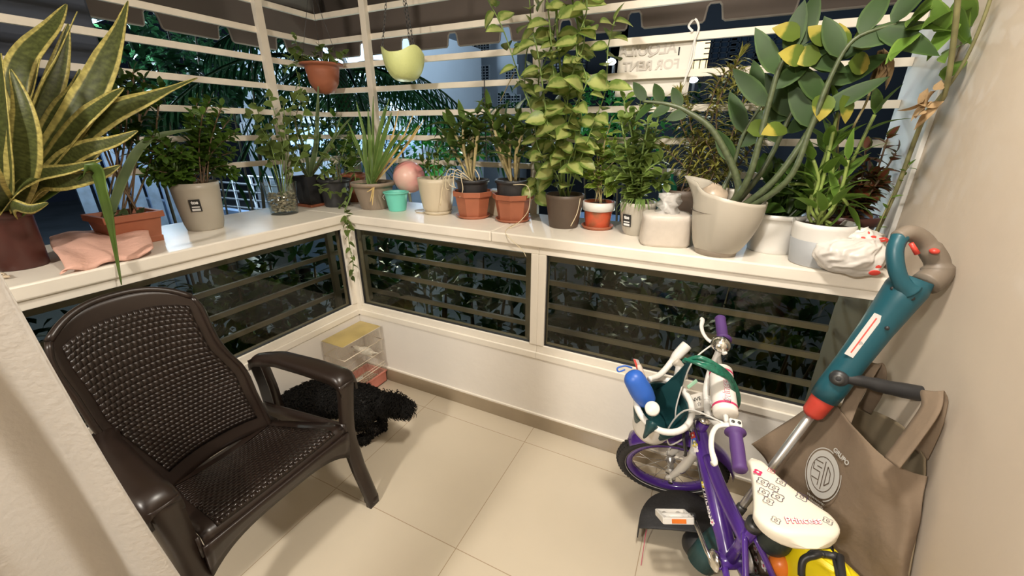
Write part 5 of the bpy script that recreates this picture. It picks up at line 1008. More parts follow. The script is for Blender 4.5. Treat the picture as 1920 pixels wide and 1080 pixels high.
# curls
fb = MB(); r2 = random.Random(3)
def curl(p, n, L):
    n = V(n).normalized(); a = n.orthogonal().normalized(); a = Matrix.Rotation(r2.uniform(0, 6.3), 3, n) @ a; b = n.cross(a); pts = []
    for k in range(6): q = k / 5; pts.append(p + n * L * (.15 + .75 * q) + (a * sin(q * 4.2) + b * (1 - cos(q * 4.2))) * L * .34 - UP * L * q * q * .4)
    fb.tube(pts, [.0019, .0021, .002, .0018, .0013, .0005], 4, cap=False)
polys = [(p.center.copy(), p.normal.copy(), p.area) for p in me.polygons]; tot = sum(a for _, _, a in polys)
for c_, n_, a_ in polys:
    k = a_ / tot * 11000; k = int(k) + (1 if r2.random() < k - int(k) else 0)
    for _ in range(k): low = c_.z < .11; curl(c_ + V((r2.uniform(-1, 1), r2.uniform(-1, 1), r2.uniform(-1, 1))) * .006, n_, r2.uniform(.011, .021) * (.55 if low else 1))
for o in [tl] + ears:
    for p in o.data.polygons:
        for _ in range(8 if o is tl else 4):
            curl(p.center + V((r2.uniform(-1, 1), r2.uniform(-1, 1), r2.uniform(-1, 1))) * .005, p.normal + (V((1, -.1, -.5)) * .7 if o is tl else V((0, 0, -.4))), r2.uniform(.02, .036))
fb.build('coat', M_['furs'], dg_, kind='stuff')

# ================================================================ child's bicycle
BK = dict(px=.328, py=.78, yaw=2.001, lean=-.013, steer=1.305, r=.203, hx=.574, hz=.43, ha=1.231, fl=.254, off=.031, hb=.30, hbb=.009, w=.548, bbx=.263, bbz=.235, sx=.162, sz=.604)
bk = thing('bicycle', 'purple and white child bicycle with the handlebar turned hard left', 'bicycle', (BK['px'], BK['py'], 0))
Wm = Matrix.Rotation(BK['yaw'], 3, 'Z') @ Matrix.Rotation(BK['lean'], 3, 'X'); B0v = V((BK['px'], BK['py'], 0))
T = lambda x, y, z: Wm @ V((x, y, z)) + B0v
uax = V((-cos(BK['ha']), 0, sin(BK['ha']))); fwv = V((sin(BK['ha']), 0, cos(BK['ha']))); H0 = V((BK['hx'], 0, BK['hz'])); Sm = Matrix.Rotation(BK['steer'], 3, uax)
def S(f, l, u_): return T(*(H0 + Sm @ (fwv * f + V((0, l, 0)) + uax * u_)))       # forward, left, up in the steered fork frame
def Sd(f, l, u_): return (Wm @ (Sm @ (fwv * f + V((0, l, 0)) + uax * u_))).normalized()
def Td(x, y, z): return (Wm @ V((x, y, z))).normalized()
sp = smoothpath
def wheel(name_, c, fw_, up_, ax_, r):
    fw_ = V(fw_); up_ = V(up_); ax_ = V(ax_)
    wmat = Matrix(((fw_.x, up_.x, ax_.x), (fw_.y, up_.y, ax_.y), (fw_.z, up_.z, ax_.z)))
    def ring(R1, prof, m, nm, par, n=72):
        mb = MB(); k = len(prof)
        mb.grid(lambda i, j: c + wmat @ V(((R1 + prof[j % k][0]) * cos(2 * pi * i / n), (R1 + prof[j % k][0]) * sin(2 * pi * i / n), prof[j % k][1])), n, k + 1, closeu=True)
        return mb.build(nm, m, par)
    ty = ring(r - .021, [(.021 * cos(a * pi / 8), .023 * sin(a * pi / 8)) for a in range(16)], M_['rubber'], name_, bk)
    kb = MB()
    for i in range(60):
        a = 2 * pi * i / 60
        for s_ in (-1, 0, 1):
            cc = c + wmat @ V(((r + (.0008 if s_ == 0 else -.004)) * cos(a + s_ * .03), (r + (.0008 if s_ == 0 else -.004)) * sin(a + s_ * .03), s_ * .012)); kb.obox(cc, (wmat @ V((cos(a), sin(a), 0))) * .0022, (wmat @ V((-sin(a), cos(a), 0))) * .0055, ax_ * .004)
    kb.build('tread_knobs', M_['rubber'], ty)
    for s_ in (-1, 1): ring(r - .034, [(.011, s_ * .0205), (.000, s_ * .0185), (-.0005, s_ * .0165), (.0105, s_ * .0185)], M_['white'], 'white_sidewall', ty)
    rm = ring(r - .046, [(.008, .014), (.004, .016), (-.012, .013), (-.015, 0), (-.012, -.013), (.004, -.016), (.008, -.014)], M_['purple'], 'rim', ty)
    sk = MB()
    for i in range(20):
        a = 2 * pi * i / 20; s_ = 1 if i % 2 else -1; b_ = a + (.5 if (i // 2) % 2 else -.5)
        sk.tube([c + wmat @ V((.018 * cos(b_), .018 * sin(b_), .022 * s_)), c + wmat @ V(((r - .058) * cos(a), (r - .058) * sin(a), 0))], .0009, 5)
    sk.build('spokes', M_['steel'], ty)
    MB().lathe([(0, -.048), (.005, -.048), (.005, -.03), (.019, -.028), (.019, -.022), (.012, -.018), (.012, .018), (.019, .022), (.019, .028), (.005, .03), (.005, .048), (0, .048)], c, 20, axis=ax_).build('hub', M_['steel'], ty)
    return ty
fc = S(BK['off'], 0, -BK['fl']); fuw = Sd(0, 0, 1); 
wheel('front_wheel', fc, Sd(1, 0, 0), Sd(0, 0, 1), Sd(0, 1, 0), BK['r'])
rc = T(0, 0, BK['r']); wheel('rear_wheel', rc, Td(1, 0, 0), Td(0, 0, 1), Td(0, 1, 0), BK['r'])
# fork: two blades, crown, purple bands
fk = MB().tube([S(0, 0, .10), S(0, 0, -.02)], .0135, 16).build('steerer', M_['white'], bk)
MB().tube(sp([S(.0, -.045, -.028), S(0, 0, -.012), S(.0, .045, -.028)], 5), .017, 12).build('fork_crown', M_['white'], fk)
for s_ in (-1, 1):
    b_ = MB().tube(sp([S(0, s_ * .046, -.03), S(.004, s_ * .047, -.12), S(.018, s_ * .047, -.20), S(BK['off'], s_ * .046, -BK['fl'] + .005)], 5), [.0165] * 9 + [.015, .014, .013, .012, .011, .010, .009], 14).build('fork_blade', M_['white'], fk)
    MB().tube([S(.010, s_ * .047, -.165), S(.0125, s_ * .047, -.180)], .0162, 14).build('purple_band', M_['grip'], b_)
    MB().lathe([(0, -.004), (.018, -.004), (.018, .004), (0, .004)], S(BK['off'], s_ * .050, -BK['fl']), 16, axis=Sd(0, 1, 0)).build('dropout', M_['white'], b_)
    MB().lathe([(0, -.008), (.009, -.008), (.009, .008), (0, .008)], S(BK['off'], s_ * .062, -BK['fl']), 6, axis=Sd(0, 1, 0)).build('axle_nut', M_['chrome'], b_)
# purple front fender
fm = MB()
def fen(i, j):
    a = lerp(radians(35), radians(165), i / 24); q = (j - 4) / 4; R_ = BK['r'] + .018 - .010 * q * q; return S(BK['off'] + R_ * cos(a), q * .033, -BK['fl'] + R_ * sin(a))
fm.grid(fen, 25, 9).build('front_fender', M_['purple'], bk, solid=.0015)
MB().tube(sp([S(.03, -.06, -.04), S(.045, -.03, .0), S(.045, .03, .0), S(.03, .06, -.04), S(.026, .055, -.065)], 4), .005, 8).build('brake_caliper', M_['dgrey'], bk)
# frame
MB().tube([T(*(H0 + uax * -.012)), T(*(H0 + uax * .095))], .0205, 20).build('head_tube', M_['purple'], bk)
for q, nm in ((-.014, 'headset_cup'), (.096, 'headset_cup')): MB().lathe([(0, -.006), (.0235, -.006), (.0235, .006), (0, .006)], T(*(H0 + uax * q)), 24, axis=Td(uax.x, 0, uax.z)).build(nm, M_['chrome'], bk)
hd0 = H0 + uax * .02; hd1 = H0 + uax * .065; BBp = V((BK['bbx'], 0, BK['bbz'])); ST0 = V((BK['bbx'] - .045, 0, BK['bbz'] + .17))
dt = MB().tube(sp([T(*hd0), T(*(hd0.lerp(BBp, .5) + V((0, 0, .012)))), T(*BBp)], 8), [.026] * 4 + [.029] * 9 + [.026] * 4, 20).build('down_tube', M_['purple'], bk)
tt = MB().tube(sp([T(*(hd0.lerp(BBp, .28) + V((-.004, 0, .028)))), T(*(hd1.lerp(ST0, .60) + V((0, 0, -.055)))), T(*(ST0 + V((0, 0, -.03))))], 6), .020, 18).build('top_tube', M_['purple'], bk)
MB().tube([T(*BBp), T(*(ST0 + V((-.012, 0, .05))))], .0165, 18).build('seat_tube', M_['purple'], bk)
MB().lathe([(0, -.036), (.023, -.036), (.023, .036), (0, .036)], T(*BBp), 24, axis=Td(0, 1, 0)).build('bottom_bracket', M_['purple'], bk)
for s_ in (-1, 1):
    MB().tube(sp([T(BBp.x, s_ * .018, BBp.z), T(.12, s_ * .045, .215), T(.0, s_ * .052, BK['r'])], 5), .0095, 12).build('chainstay', M_['purple'], bk)
    MB().tube(sp([T(ST0.x, s_ * .012, ST0.z), T(.10, s_ * .045, .31), T(.0, s_ * .052, BK['r'] + .005)], 5), .008, 12).build('seatstay', M_['purple'], bk)
    # crank arm and pedal
    ca = .224 if s_ > 0 else .224 + pi; cdx, cdz = cos(ca), sin(ca)
    P0 = V((BBp.x, s_ * .052, BBp.z)); P1 = P0 + V((cdx * .125, s_ * .012, cdz * .125))
    ck = MB().tube([T(BBp.x, s_ * .03, BBp.z), T(*P0), T(*(P0 + V((cdx * .02, s_ * .004, cdz * .02)))), T(*P1)], .0062, 14).build('crank_arm', M_['chrome'], bk)
    MB().lathe([(0, -.008), (.011, -.008), (.011, .008), (0, .008)], T(*P1), 14, axis=Td(0, 1, 0)).build('crank_end', M_['dgrey'], ck)
    pc_ = P1 + V((0, s_ * .058, 0)); ped = MB(); hx_, hy_ = .036, .044
    tl_ = Matrix.Rotation(.55, 3, 'Y')
    def Q(x, y, z): v = tl_ @ V((x, y, z)); return T(*(pc_ + v))
    for (a, b_) in (((-hx_, -hy_, 0), (hx_, -hy_, 0)), ((-hx_, hy_, 0), (hx_, hy_, 0)), ((-hx_, -hy_, 0), (-hx_, hy_, 0)), ((hx_, -hy_, 0), (hx_, hy_, 0))):
        a = V(a); b_ = V(b_); d_ = (b_ - a) / 2; m_ = (a + b_) / 2; e_ = V((0, 0, .010)); f_ = V((0, .0045, 0)) if abs(d_.x) > 0 else V((.0045, 0, 0)); M3 = Wm @ tl_
        ped.obox(Q(*m_), M3 @ (d_ * 1.05), M3 @ f_, M3 @ e_)
    po = ped.build('pedal', M_['white'], ck, bevel=.002)
    for yy in (-.5, .5): MB().tube([Q(-hx_, hy_ * yy, 0), Q(hx_, hy_ * yy, 0)], .006, 10).build('pedal_bar', M_['white'], po)
    MB().tube([Q(0, -hy_ * 1.3, 0), Q(0, hy_ * .9, 0)], .0105, 14).build('pedal_spindle', M_['white'], po)
    MB().obox(Q(-hx_ - .005, 0, 0), (Wm @ tl_) @ V((.0012, 0, 0)), (Wm @ tl_) @ V((0, .022, 0)), (Wm @ tl_) @ V((0, 0, .006))).build('orange_reflector', M_['orange'], po, label='orange reflector bar')
sprk = MB().lathe([(0, -.002), (.058, -.002), (.058, .002), (0, .002)], T(BBp.x, -.04, BBp.z), 40, axis=Td(0, 1, 0)).build('chainring', M_['steel'], bk)
MB().lathe([(0, -.01), (.026, -.01), (.030, -.002), (.030, .004), (.018, .012), (0, .012)], T(BBp.x, .043, BBp.z), 20, axis=Td(0, 1, 0)).build('crank_boss', M_['chrome'], bk)
# chain guard with flower print on the right-hand side, seen edge-on past the seat tube
cgd = MB(); gp = [(-.01, .26), (.10, .315), (.24, .335), (.31, .30), (.33, .235), (.30, .175), (.20, .155), (.0, .165)]
n_ = len(gp); cgd.add([T(x, y_, z) for y_ in (-.062, -.056) for x, z in gp], [tuple(range(n_)), tuple(range(2 * n_ - 1, n_ - 1, -1))] + [(i, (i + 1) % n_, n_ + (i + 1) % n_, n_ + i) for i in range(n_)], smooth=False)
gd = cgd.build('chain_guard', M_['white'], bk)
def flower(parent, c, x, nrm, r, m, mring=None, fill=False, pet=5, lift=.001):
    M = frameM(V(c) + V(nrm).normalized() * lift, x, nrm); mb = MB()
    if fill:
        mb.add([M @ V((0, 0, 0))] + [M @ V((r * (.62 + .38 * abs(cos(pet * a / 2))) * cos(a), r * (.62 + .38 * abs(cos(pet * a / 2))) * sin(a), 0)) for a in [2 * pi * i / 60 for i in range(60)]], [(0, 1 + i, 1 + (i + 1) % 60) for i in range(60)], smooth=False)
    else:
        mb.tube([M @ V((r * (.62 + .38 * abs(cos(pet * a / 2))) * cos(a), r * (.62 + .38 * abs(cos(pet * a / 2))) * sin(a), 0)) for a in [2 * pi * i / 60 for i in range(60)]], r * .05, 4, closed=True)
    o = mb.build('printed_flower', m, parent)
    c2 = MB()
    if fill: c2.add([M @ V((0, 0, .0006))] + [M @ V((r * .30 * cos(2 * pi * i / 16), r * .30 * sin(2 * pi * i / 16), .0006)) for i in range(16)], [(0, 1 + i, 1 + (i + 1) % 16) for i in range(16)], smooth=False)
    else: c2.tube([M @ V((r * .28 * cos(2 * pi * i / 16), r * .28 * sin(2 * pi * i / 16), 0)) for i in range(16)], r * .05, 4, closed=True)
    c2.build('flower_eye', mring or m, o); return o
panel_ = MB(); gi = [(.17, .31), (.24, .322), (.295, .295), (.315, .235), (.285, .19), (.2, .175)]; panel_.add([T(x, -.0555 + .0004, z) for x, z in gi], [tuple(range(len(gi)))[::-1]], smooth=False); panel_.build('printed_panel', M_['printbrown'], gd)
for (x, z, r_) in [(.205, .30, .014), (.235, .28, .012), (.25, .305, .011), (.265, .26, .014), (.225, .25, .012), (.285, .235, .011), (.25, .225, .013), (.215, .215, .012)]: flower(gd, T(x, -.0545, z), Td(1, 0, 0), Td(0, 1, 0), r_, mat('flower_white', (.82, .80, .80), .5), M_['pink'], True)
# seat
sx, sz_ = BK['sx'], BK['sz']
MB().tube([T(*(ST0 + V((-.012, 0, .03)))), T(sx + .02, 0, sz_ - .035)], .0125, 16).build('seat_post', M_['chrome'], bk)
MB().lathe([(0, -.012), (.021, -.012), (.021, .012), (0, .012)], T(*(ST0 + V((-.010, 0, .045)))), 20, axis=Td(-.2, 0, 1)).build('seat_clamp', M_['dgrey'], bk)
se = bk
def seat_pt(i, j, nu=40, nv=30):
    t = j / (nv - 1); x = lerp(.118, -.125, t); hw = lerp(.020, .085, min(1, max(0, (t - .08) / .62)) ** 1.35) * sqrt(max(.0, 1 - (max(0, t - .74) / .262) ** 2.3)) * (min(1, t / .05) ** .5 if t < .05 else 1); hw = max(hw, .004)
    a = 2 * pi * i / nu; ca, sa = cos(a), sin(a); y = hw * (abs(ca) ** .75) * (1 if ca > 0 else -1); topz = .012 + .008 * t; z = (topz * sa ** .6 if sa > 0 else -.030 * abs(sa) ** .5 * (.55 + .45 * t))
    z += -.006 * sin(pi * t) + (.010 * max(0, t - .6)) - .012 * max(0, (.12 - t) / .12) ** 1.5
    if t > .90: z = -.008 + (z + .008) * sqrt(max(0, 1 - ((t - .90) / .1) ** 2))
    return T(sx + x, y, sz_ + z)
mb = MB(); mb.grid(lambda i, j: seat_pt(i, j), 40, 30, closeu=True); a_ = len(mb.v); mb.f += [tuple(range(40)), tuple(range(a_ - 40, a_))[::-1]]; mb.uv += [[(0, 0)] * 40] * 2; mb.sm += [True, True]
so = mb.build('seat', M_['seatc'], bk); sn = Td(.02, 0, 1)
def seat_z(x, y): t = (.118 - x) / .243; hw = lerp(.020, .085, min(1, max(0, (t - .08) / .62)) ** 1.35); k = min(1, abs(y) / hw); return sz_ + (.012 + .008 * t) * (1 - k ** 2.67) ** .3 - .006 * sin(pi * t) + .010 * max(0, t - .6)
def on_seat(x, y, lift=.0012): return T(sx + x, y, seat_z(x, y) + lift)
mk = mat('ink_violet', (.05, .03, .09), .5)
for (x, y, r_, m_, fl_) in [(.060, .018, .011, M_['pink'], True), (.030, .022, .014, mk, False), (.012, .006, .012, mk, False), (.000, .036, .013, mk, False), (-.014, .012, .014, mk, False), (-.026, .040, .012, mk, False), (.030, -.022, .012, mk, False), (-.012, -.045, .013, mk, False), (.065, -.018, .009, M_['pink'], False), (-.080, .055, .010, mk, False), (-.080, -.056, .010, mk, False)]:
    flower(so, on_seat(x, y), Td(0, -1, 0), sn, r_, m_, mat('flower_white', (.82, .80, .80), .5) if fl_ else None, fl_, pet=4)
def nameplate(parent, body, size, M, m, m2=None, shear=.25):
    if m2: text('lettering_outline', body, size, m2, M @ Matrix.Translation((0, 0, -.0004)), parent, bold=size * .035, shear=shear)
    return text('lettering', body, size, m, M, parent, bold=size * .012, shear=shear)
nameplate(so, 'Princess', .023, frameM(on_seat(-.082, 0, .0022), Td(0, -1, 0), sn), mat('print_white', (.9, .85, .85), .5), M_['pink'])
mid_ = hd0.lerp(BBp, .58); dn_ = (BBp - hd0).normalized(); nup = V((-dn_.z, 0, dn_.x)); nup = nup if nup.z > 0 else -nup
nl = V((nup.x * .35, .94, nup.z * .35)); nameplate(dt, 'Princess', .030, frameM(T(*(mid_ + nl * .0302)), Td(dn_.x, 0, dn_.z), Td(*nl)), mat('print_white', (.9, .85, .85), .5))
flower(dt, T(*(hd0.lerp(BBp, .74) + nl * .0302)), Td(1, 0, 0), Td(*nl), .010, mat('print_white', (.9, .85, .85), .5), M_['pink'], True)
for k, (q, m_) in enumerate([(.10, mat('sticker_blue', (.05, .16, .62), .4)), (.13, mat('sticker_yellow', (.85, .70, .05), .4)), (.17, mat('print_white', (.9, .85, .85), .5)), (.46, mat('sticker_yellow', (.85, .70, .05), .4)), (.05, M_['red'])]):
    flower(dt, T(*(hd0.lerp(BBp, q) + V((nl.x, nl.y, nl.z)) * .0292)), Td(1, .2 * k, 0), Td(*nl), .013, m_, mat('print_white', (.9, .85, .85), .5), True, pet=5 if k % 2 else 4)
# handlebar: stem, rising bars, pad, grips, levers, bell
hbz = BK['hb']
MB().tube([S(0, 0, .09), S(0, 0, .19)], .0125, 16).build('stem_post', M_['chrome'], bk); MB().tube([S(-.005, 0, .185), S(.02, 0, .19)], .018, 16).build('stem_clamp', M_['white'], bk)
hw2 = BK['w'] / 2
for s_ in (-1, 1):
    hb = MB().tube(sp([S(.02, 0, .19), S(.02, s_ * .045, .19), S(.012, s_ * .10, .225), S(-.002, s_ * .145, .275), S(-BK['hbb'], s_ * .185, hbz), S(-BK['hbb'], s_ * (hw2 - .1), hbz), S(-BK['hbb'], s_ * hw2, hbz)], 6), .0105, 16).build('handlebar', M_['white'], bk)
    gpz = MB(); A_ = S(-BK['hbb'], s_ * (hw2 - .105), hbz); B_ = S(-BK['hbb'], s_ * hw2, hbz); ax_ = (B_ - A_).normalized(); L_ = (B_ - A_).length
    gpz.lathe([(.011, 0), (.026, 0), (.027, .004), (.018, .009), (.0165, .02), (.0175, .05), (.0165, L_ - .01), (.018, L_), (.014, L_ + .006), (0, L_ + .006)], A_, 24, axis=ax_).build('grip', M_['grip'], hb, label='purple rubber grip')
    # brake lever clamp and blade
    c0 = S(-BK['hbb'], s_ * (hw2 - .125), hbz); lv = MB(); lv.obox(c0, Sd(1, 0, 0) * .016, Sd(0, 1, 0) * .012, Sd(0, 0, 1) * .015)
    lo_ = lv.build('lever_clamp', M_['white'], hb, bevel=.004)
    MB().tube(sp([c0, S(.030, s_ * (hw2 - .115), hbz - .004), S(.048, s_ * (hw2 - .085), hbz - .006), S(.052, s_ * (hw2 - .045), hbz - .010), S(.046, s_ * (hw2 - .010), hbz - .012), S(.052, s_ * (hw2 - .002), hbz - .012)], 4), [.010, .010, .009, .008, .008, .0075, .007, .007, .007, .007, .007, .007, .007, .007, .0075, .008, .008, .009, .009, .009, .009], 10, flat=.65).build('brake_lever', M_['white'], lo_)
    for q in (-.006, .006): MB().lathe([(0, -.002), (.0045, -.002), (.0045, .001), (0, .001)], c0 + Sd(0, 0, 1) * .0155 + Sd(1, 0, 0) * q * 1.3, 14, axis=Sd(0, 0, 1)).build('bolt', M_['dgrey'], lo_)
pad0 = S(-.004, .125, .262); pad1 = S(-.004, -.150, .262); MB().tube([S(-.004, .15, .262), S(-.004, -.17, .262)], .007, 12).build('crossbar', M_['white'], bk)
pA = S(-.004, .095, .262); pB_ = S(-.004, -.075, .262); axp = (pB_ - pA).normalized(); Lp = (pB_ - pA).length
pd_ = MB().lathe([(0, 0), (.030, .001), (.034, .006), (.034, Lp - .006), (.030, Lp - .001), (0, Lp)], pA, 32, axis=axp).build('handlebar_pad', mat('pad_vinyl', (.80, .76, .70), .5, var=.03), bk, label='white padded sleeve with pink lettering')
for q in (.024, Lp - .024): MB().lathe([(.0342, -.004), (.0347, -.003), (.0347, .003), (.0342, .004)], pA + axp * q, 32, axis=axp).build('pink_stripe', M_['pink'], pd_)
vt_ = (CP - (pA + pB_) / 2).normalized(); vt_ = (vt_ - axp * vt_.dot(axp)).normalized(); nv_ = (vt_ * .9 - axp.cross(vt_) * -.25).normalized()
nameplate(pd_, 'Princess', .027, frameM((pA + pB_) / 2 + nv_ * .0352 - axp * .012, axp, nv_), mat('print_white', (.9, .85, .85), .5), M_['pink'], shear=0)
flower(pd_, (pA + pB_) / 2 + nv_ * .0352 + axp * -.058, axp, nv_, .009, mat('ink_violet', (.05, .03, .09), .5))
bl = S(.010, -(hw2 - .150), hbz + .030); nb = Sd(.1, 0, 1); bo = MB().lathe([(0, -.014), (.027, -.014), (.030, -.008), (.029, .0), (.024, .010), (.012, .016), (.008, .017), (.007, .020), (0, .021)], bl, 32, axis=nb).build('bell', M_['chrome'], bk); MB().tube([bl - nb * .010, bl - nb * .010 + Sd(-.2, 1, 0) * .035, bl + nb * .006 + Sd(-.2, 1, 0) * .044], .005, 8).build('bell_thumb_lever', M_['white'], bo); MB().tube([bl - nb * .016, S(-.009, -(hw2 - .150), hbz)], .008, 10).build('bell_mount', M_['white'], bo)
# cables
cab = [([S(.02, -(hw2 - .125), hbz), S(.075, -.10, .24), S(.09, -.03, .10), S(.075, .0, .02), S(.05, -.02, -.03)], M_['white']), ([S(.02, hw2 - .125, hbz), S(.085, .06, .20), S(.11, .05, .06), S(.085, .05, -.03), S(.045, .03, -.005)], M_['white']), ([S(.02, hw2 - .13, hbz), S(.05, .05, .15), S(.0, .05, .02), T(*(hd0.lerp(BBp, .3) + V((0, .03, 0)))), T(*(hd0.lerp(BBp, .7) + V((0, .03, 0))))], M_['dgrey'])]
for pl, m_ in cab: MB().tube(sp(pl, 8), .0026, 8).build('brake_cable', m_, bk)
# basket in front of the bars
bc = S(.145, .005, .075); bu = Sd(-.10, 0, 1).normalized(); bx_ = Sd(1, 0, 0); by_ = Sd(0, 1, 0)
bk_w = mat('basket_white', (.80, .78, .74), .4, var=.02)
def bpt(a, r, h): return bc + bx_ * (r * cos(a) * .86) + by_ * (r * sin(a)) + bu * h
MB().tube([bpt(2 * pi * k / 40, .104, .055) for k in range(40)], .0105, 10, closed=True).build('basket_rim', bk_w, bk)
mb = MB(); mb.grid(lambda i, j: bpt(2 * pi * i / 40, lerp(.072, .100, j / 8), lerp(-.085, .052, j / 8)), 40, 9, closeu=True); mb.add([bpt(2 * pi * i / 40, .072, -.085) for i in range(40)], [tuple(range(40))]); mb.build('basket_shell', bk_w, bk, solid=.004)
MB().tube([bc + bx_ * -.08, S(.01, 0, .10)], .008, 8).build('basket_bracket', M_['dgrey'], bk)
# dark teal petalled plastic tub sitting in the basket
tt_ = thing('petal_tub', 'dark teal plastic tub with tall pointed petals sitting in the bicycle basket', 'tub', bc - bu * .08)
nu = 64
def petal(i, j):
    a = 2 * pi * i / nu; s = j / 22; ph = (a - PH) % (pi / 1); k = abs(cos((a - PH))) ; lobe = max(0, cos(2 * (a - PH))) ** 2.2
    main = 1 if cos(a - PH) > 0 else .62; hh = .135 + .20 * lobe * main
    r = lerp(.058, .088, min(1, s * 1.6)); tip = max(0, s - .55) / .45
    if cos(a - PH) < 0: r += .035 * tip * lobe + .01; hz_ = hh * s - .165 * lobe * tip ** 2.0
    else: r -= .020 * tip * lobe; hz_ = hh * s
    if lobe > 0: aa = PH + (0 if cos(a - PH) > 0 else pi); da = ((a - aa + pi) % (2 * pi)) - pi; a = aa + da * (1 - .78 * tip * (1 if abs(da) < .8 else 0))
    return bc + bx_ * (r * cos(a) * .86) + by_ * (r * sin(a)) + bu * (-.078 + hz_)
dv = V((.25, 1, 0)); PH = math.atan2(dv.dot(by_), dv.dot(bx_))
mb = MB(); mb.grid(petal, nu, 23, closeu=True); mb.add([petal(i, 0) for i in range(nu)], [tuple(range(nu))]); mb.build('tub_body', M_['petrol2'], tt_, solid=.003)
# things in the basket
def inb(x, y, z): return bc + RT * x + UP * z + FW * y
bl_ = thing('bag_dispenser', 'blue plastic pouch-shaped dispenser with a loop leaning on the left of the basket', 'dispenser', inb(-.055, -.01, .0))
pts = [pd(1215, 755, depth(bc) - .04), pd(1203, 735, depth(bc) - .045), pd(1190, 712, depth(bc) - .05), pd(1180, 697, depth(bc) - .05)]
MB().tube(sp(pts, 5), [.026, .030, .032, .034, .036, .037, .037, .037, .036, .036, .035, .034, .031, .026, .019, .007], 18).build('dispenser_body', M_['blue'], bl_)
MB().tube(sp([pd(1185, 690, depth(bc) - .05), pd(1172, 686, depth(bc) - .05), pd(1158, 690, depth(bc) - .05), pd(1160, 697, depth(bc) - .05), pd(1172, 693, depth(bc) - .05)], 4), .0028, 6).build('loop', M_['blue'], bl_)
o_ = thing('folded_tissue', 'pale crumpled tissue and red packet tucked behind the blue dispenser', 'tissue', inb(-.03, 0, .02)); pp = [pd(1198, 684, depth(bc) - .01), pd(1207, 715, depth(bc) - .015), pd(1222, 752, depth(bc) - .02)]
MB().tube(sp(pp, 4), [.008, .010, .012, .013, .014, .015, .014, .013, .010], 7, flat=.6).build('tissue', mat('tissue', (.70, .58, .50), .8, var=.15, vscale=40), o_); q = pd(1196, 684, depth(bc) - .0); MB().obox(q, RT * .008 + DN * .002, FW * .004, (DN + RT * .35).normalized() * .020).build('packet', mat('packet_grey', (.45, .40, .38), .5), o_); MB().obox(q - RT * .006, RT * .003, FW * .0045, (DN + RT * .35).normalized() * .020).build('packet_edge', M_['red'], o_)
sb = thing('spray_bottle', 'bottle with a round white cap standing upright at the front of the basket', 'bottle', inb(-.02, -.06, -.02)); q = pd(1223, 766, depth(bc) - .115)
axv = (q - (bc - bu * .04)).normalized(); MB().lathe([(0, -.075), (.018, -.075), (.019, -.02), (.012, -.01), (0, -.01)], q, 20, axis=axv).build('bottle_body', glassmat('clear_glass', (.93, .96, .95), .12), sb); MB().lathe([(0, -.014), (.021, -.014), (.0225, -.010), (.0225, .004), (.020, .007), (0, .007)], q, 28, axis=axv).build('cap', M_['white'], sb)
wp = thing('water_nozzle', 'white plastic nozzle pipe lying across the basket towards the handlebar', 'nozzle', inb(.03, 0, .06)); D0 = depth(bc)
MB().tube(sp([pd(1217, 711, D0 - .03), pd(1238, 702, D0), pd(1258, 680, D0 + .02), pd(1268, 668, D0 + .02), pd(1288, 647, D0 + .02)], 5), [.009, .009, .009, .010, .010, .010, .010, .010, .010, .0105, .011, .0115, .0125, .0135, .015, .0165, .0175, .018, .0185, .0185, .018], 16).build('pipe', M_['white'], wp)
MB().tube(sp([pd(1265, 676, D0 + .01), pd(1278, 690, D0 + .01), pd(1285, 712, D0)], 4), [.016, .0155, .015, .014, .013, .012, .011, .010, .009], 12).build('trigger', M_['greige'], wp); MB().lathe([(0, 0), (.017, 0), (.013, .04), (.012, .07), (0, .07)], pd(1268, 722, D0 + .01), 18, axis=(0, .1, 1)).build('clear_neck', M_['leafbag'], wp)
# cable lock looped over the bar
lk = thing('cable_lock', 'coiled dark green cable lock looped over the handlebar pad', 'bicycle lock', pA)
D1 = depth((pA + pB_) / 2)
for k in range(6):
    o1 = rnd.uniform(-5, 5); pts = [(1283 + o1, 678 - k), (1310, 672 + k * 2 + o1), (1340, 688 + k * 3 - 6), (1368, 712 + k * 2 - 8), (1385 - k * 2, 742), (1380 - k * 2, 766 - k * 3), (1360, 768 - k * 4), (1352, 760 - k * 3), (1345, 750)]
    zz = [-.01, -.045, -.055, -.03, -.0, .02, .03, .04, .05]; MB().tube(sp([pd(u, v, D1 + z_ - k * .003) for (u, v), z_ in zip(pts, zz)], 6), .0056, 8).build('cable_strand', M_['lockc'], lk)
hg = thing('hang_tag', 'small printed paper tag hanging beside the green cable lock', 'tag', pd(1308, 750, D0 - .02)); q = pd(1306, 752, D0 - .02); Mt = frameM(q, RT - DN * .25, -FW)
MB().obox(q, RT * .024 - DN * .006, FW * .0005, DN * .024 + RT * .006).build('card', M_['paper'], hg); nt = Mt @ Matrix.Translation((0, .006, .001)); text('lettering', 'NVE', .017, M_['inkd'], nt, hg, bold=.0003)
star = MB(); Ms_ = Mt @ Matrix.Translation((.006, -.011, .001)); star.tube([Ms_ @ V(((.007 if i % 2 == 0 else .003) * cos(i * pi / 5 + pi / 2), (.007 if i % 2 == 0 else .003) * sin(i * pi / 5 + pi / 2), 0)) for i in range(10)], .0006, 4, closed=True); star.build('printed_star', M_['inkd'], hg)
gc = MB().obox(pd(1298, 720, D0 - .03), RT * .016 - DN * .012, FW * .003, DN * .005 + RT * .003); tag(gc.build('green_clip', mat('green_clip', (.35, .60, .42), .3), loc=pd(1298, 720, D0 - .03), bevel=.002), 'small translucent green clip on the white brake cables', 'clip')

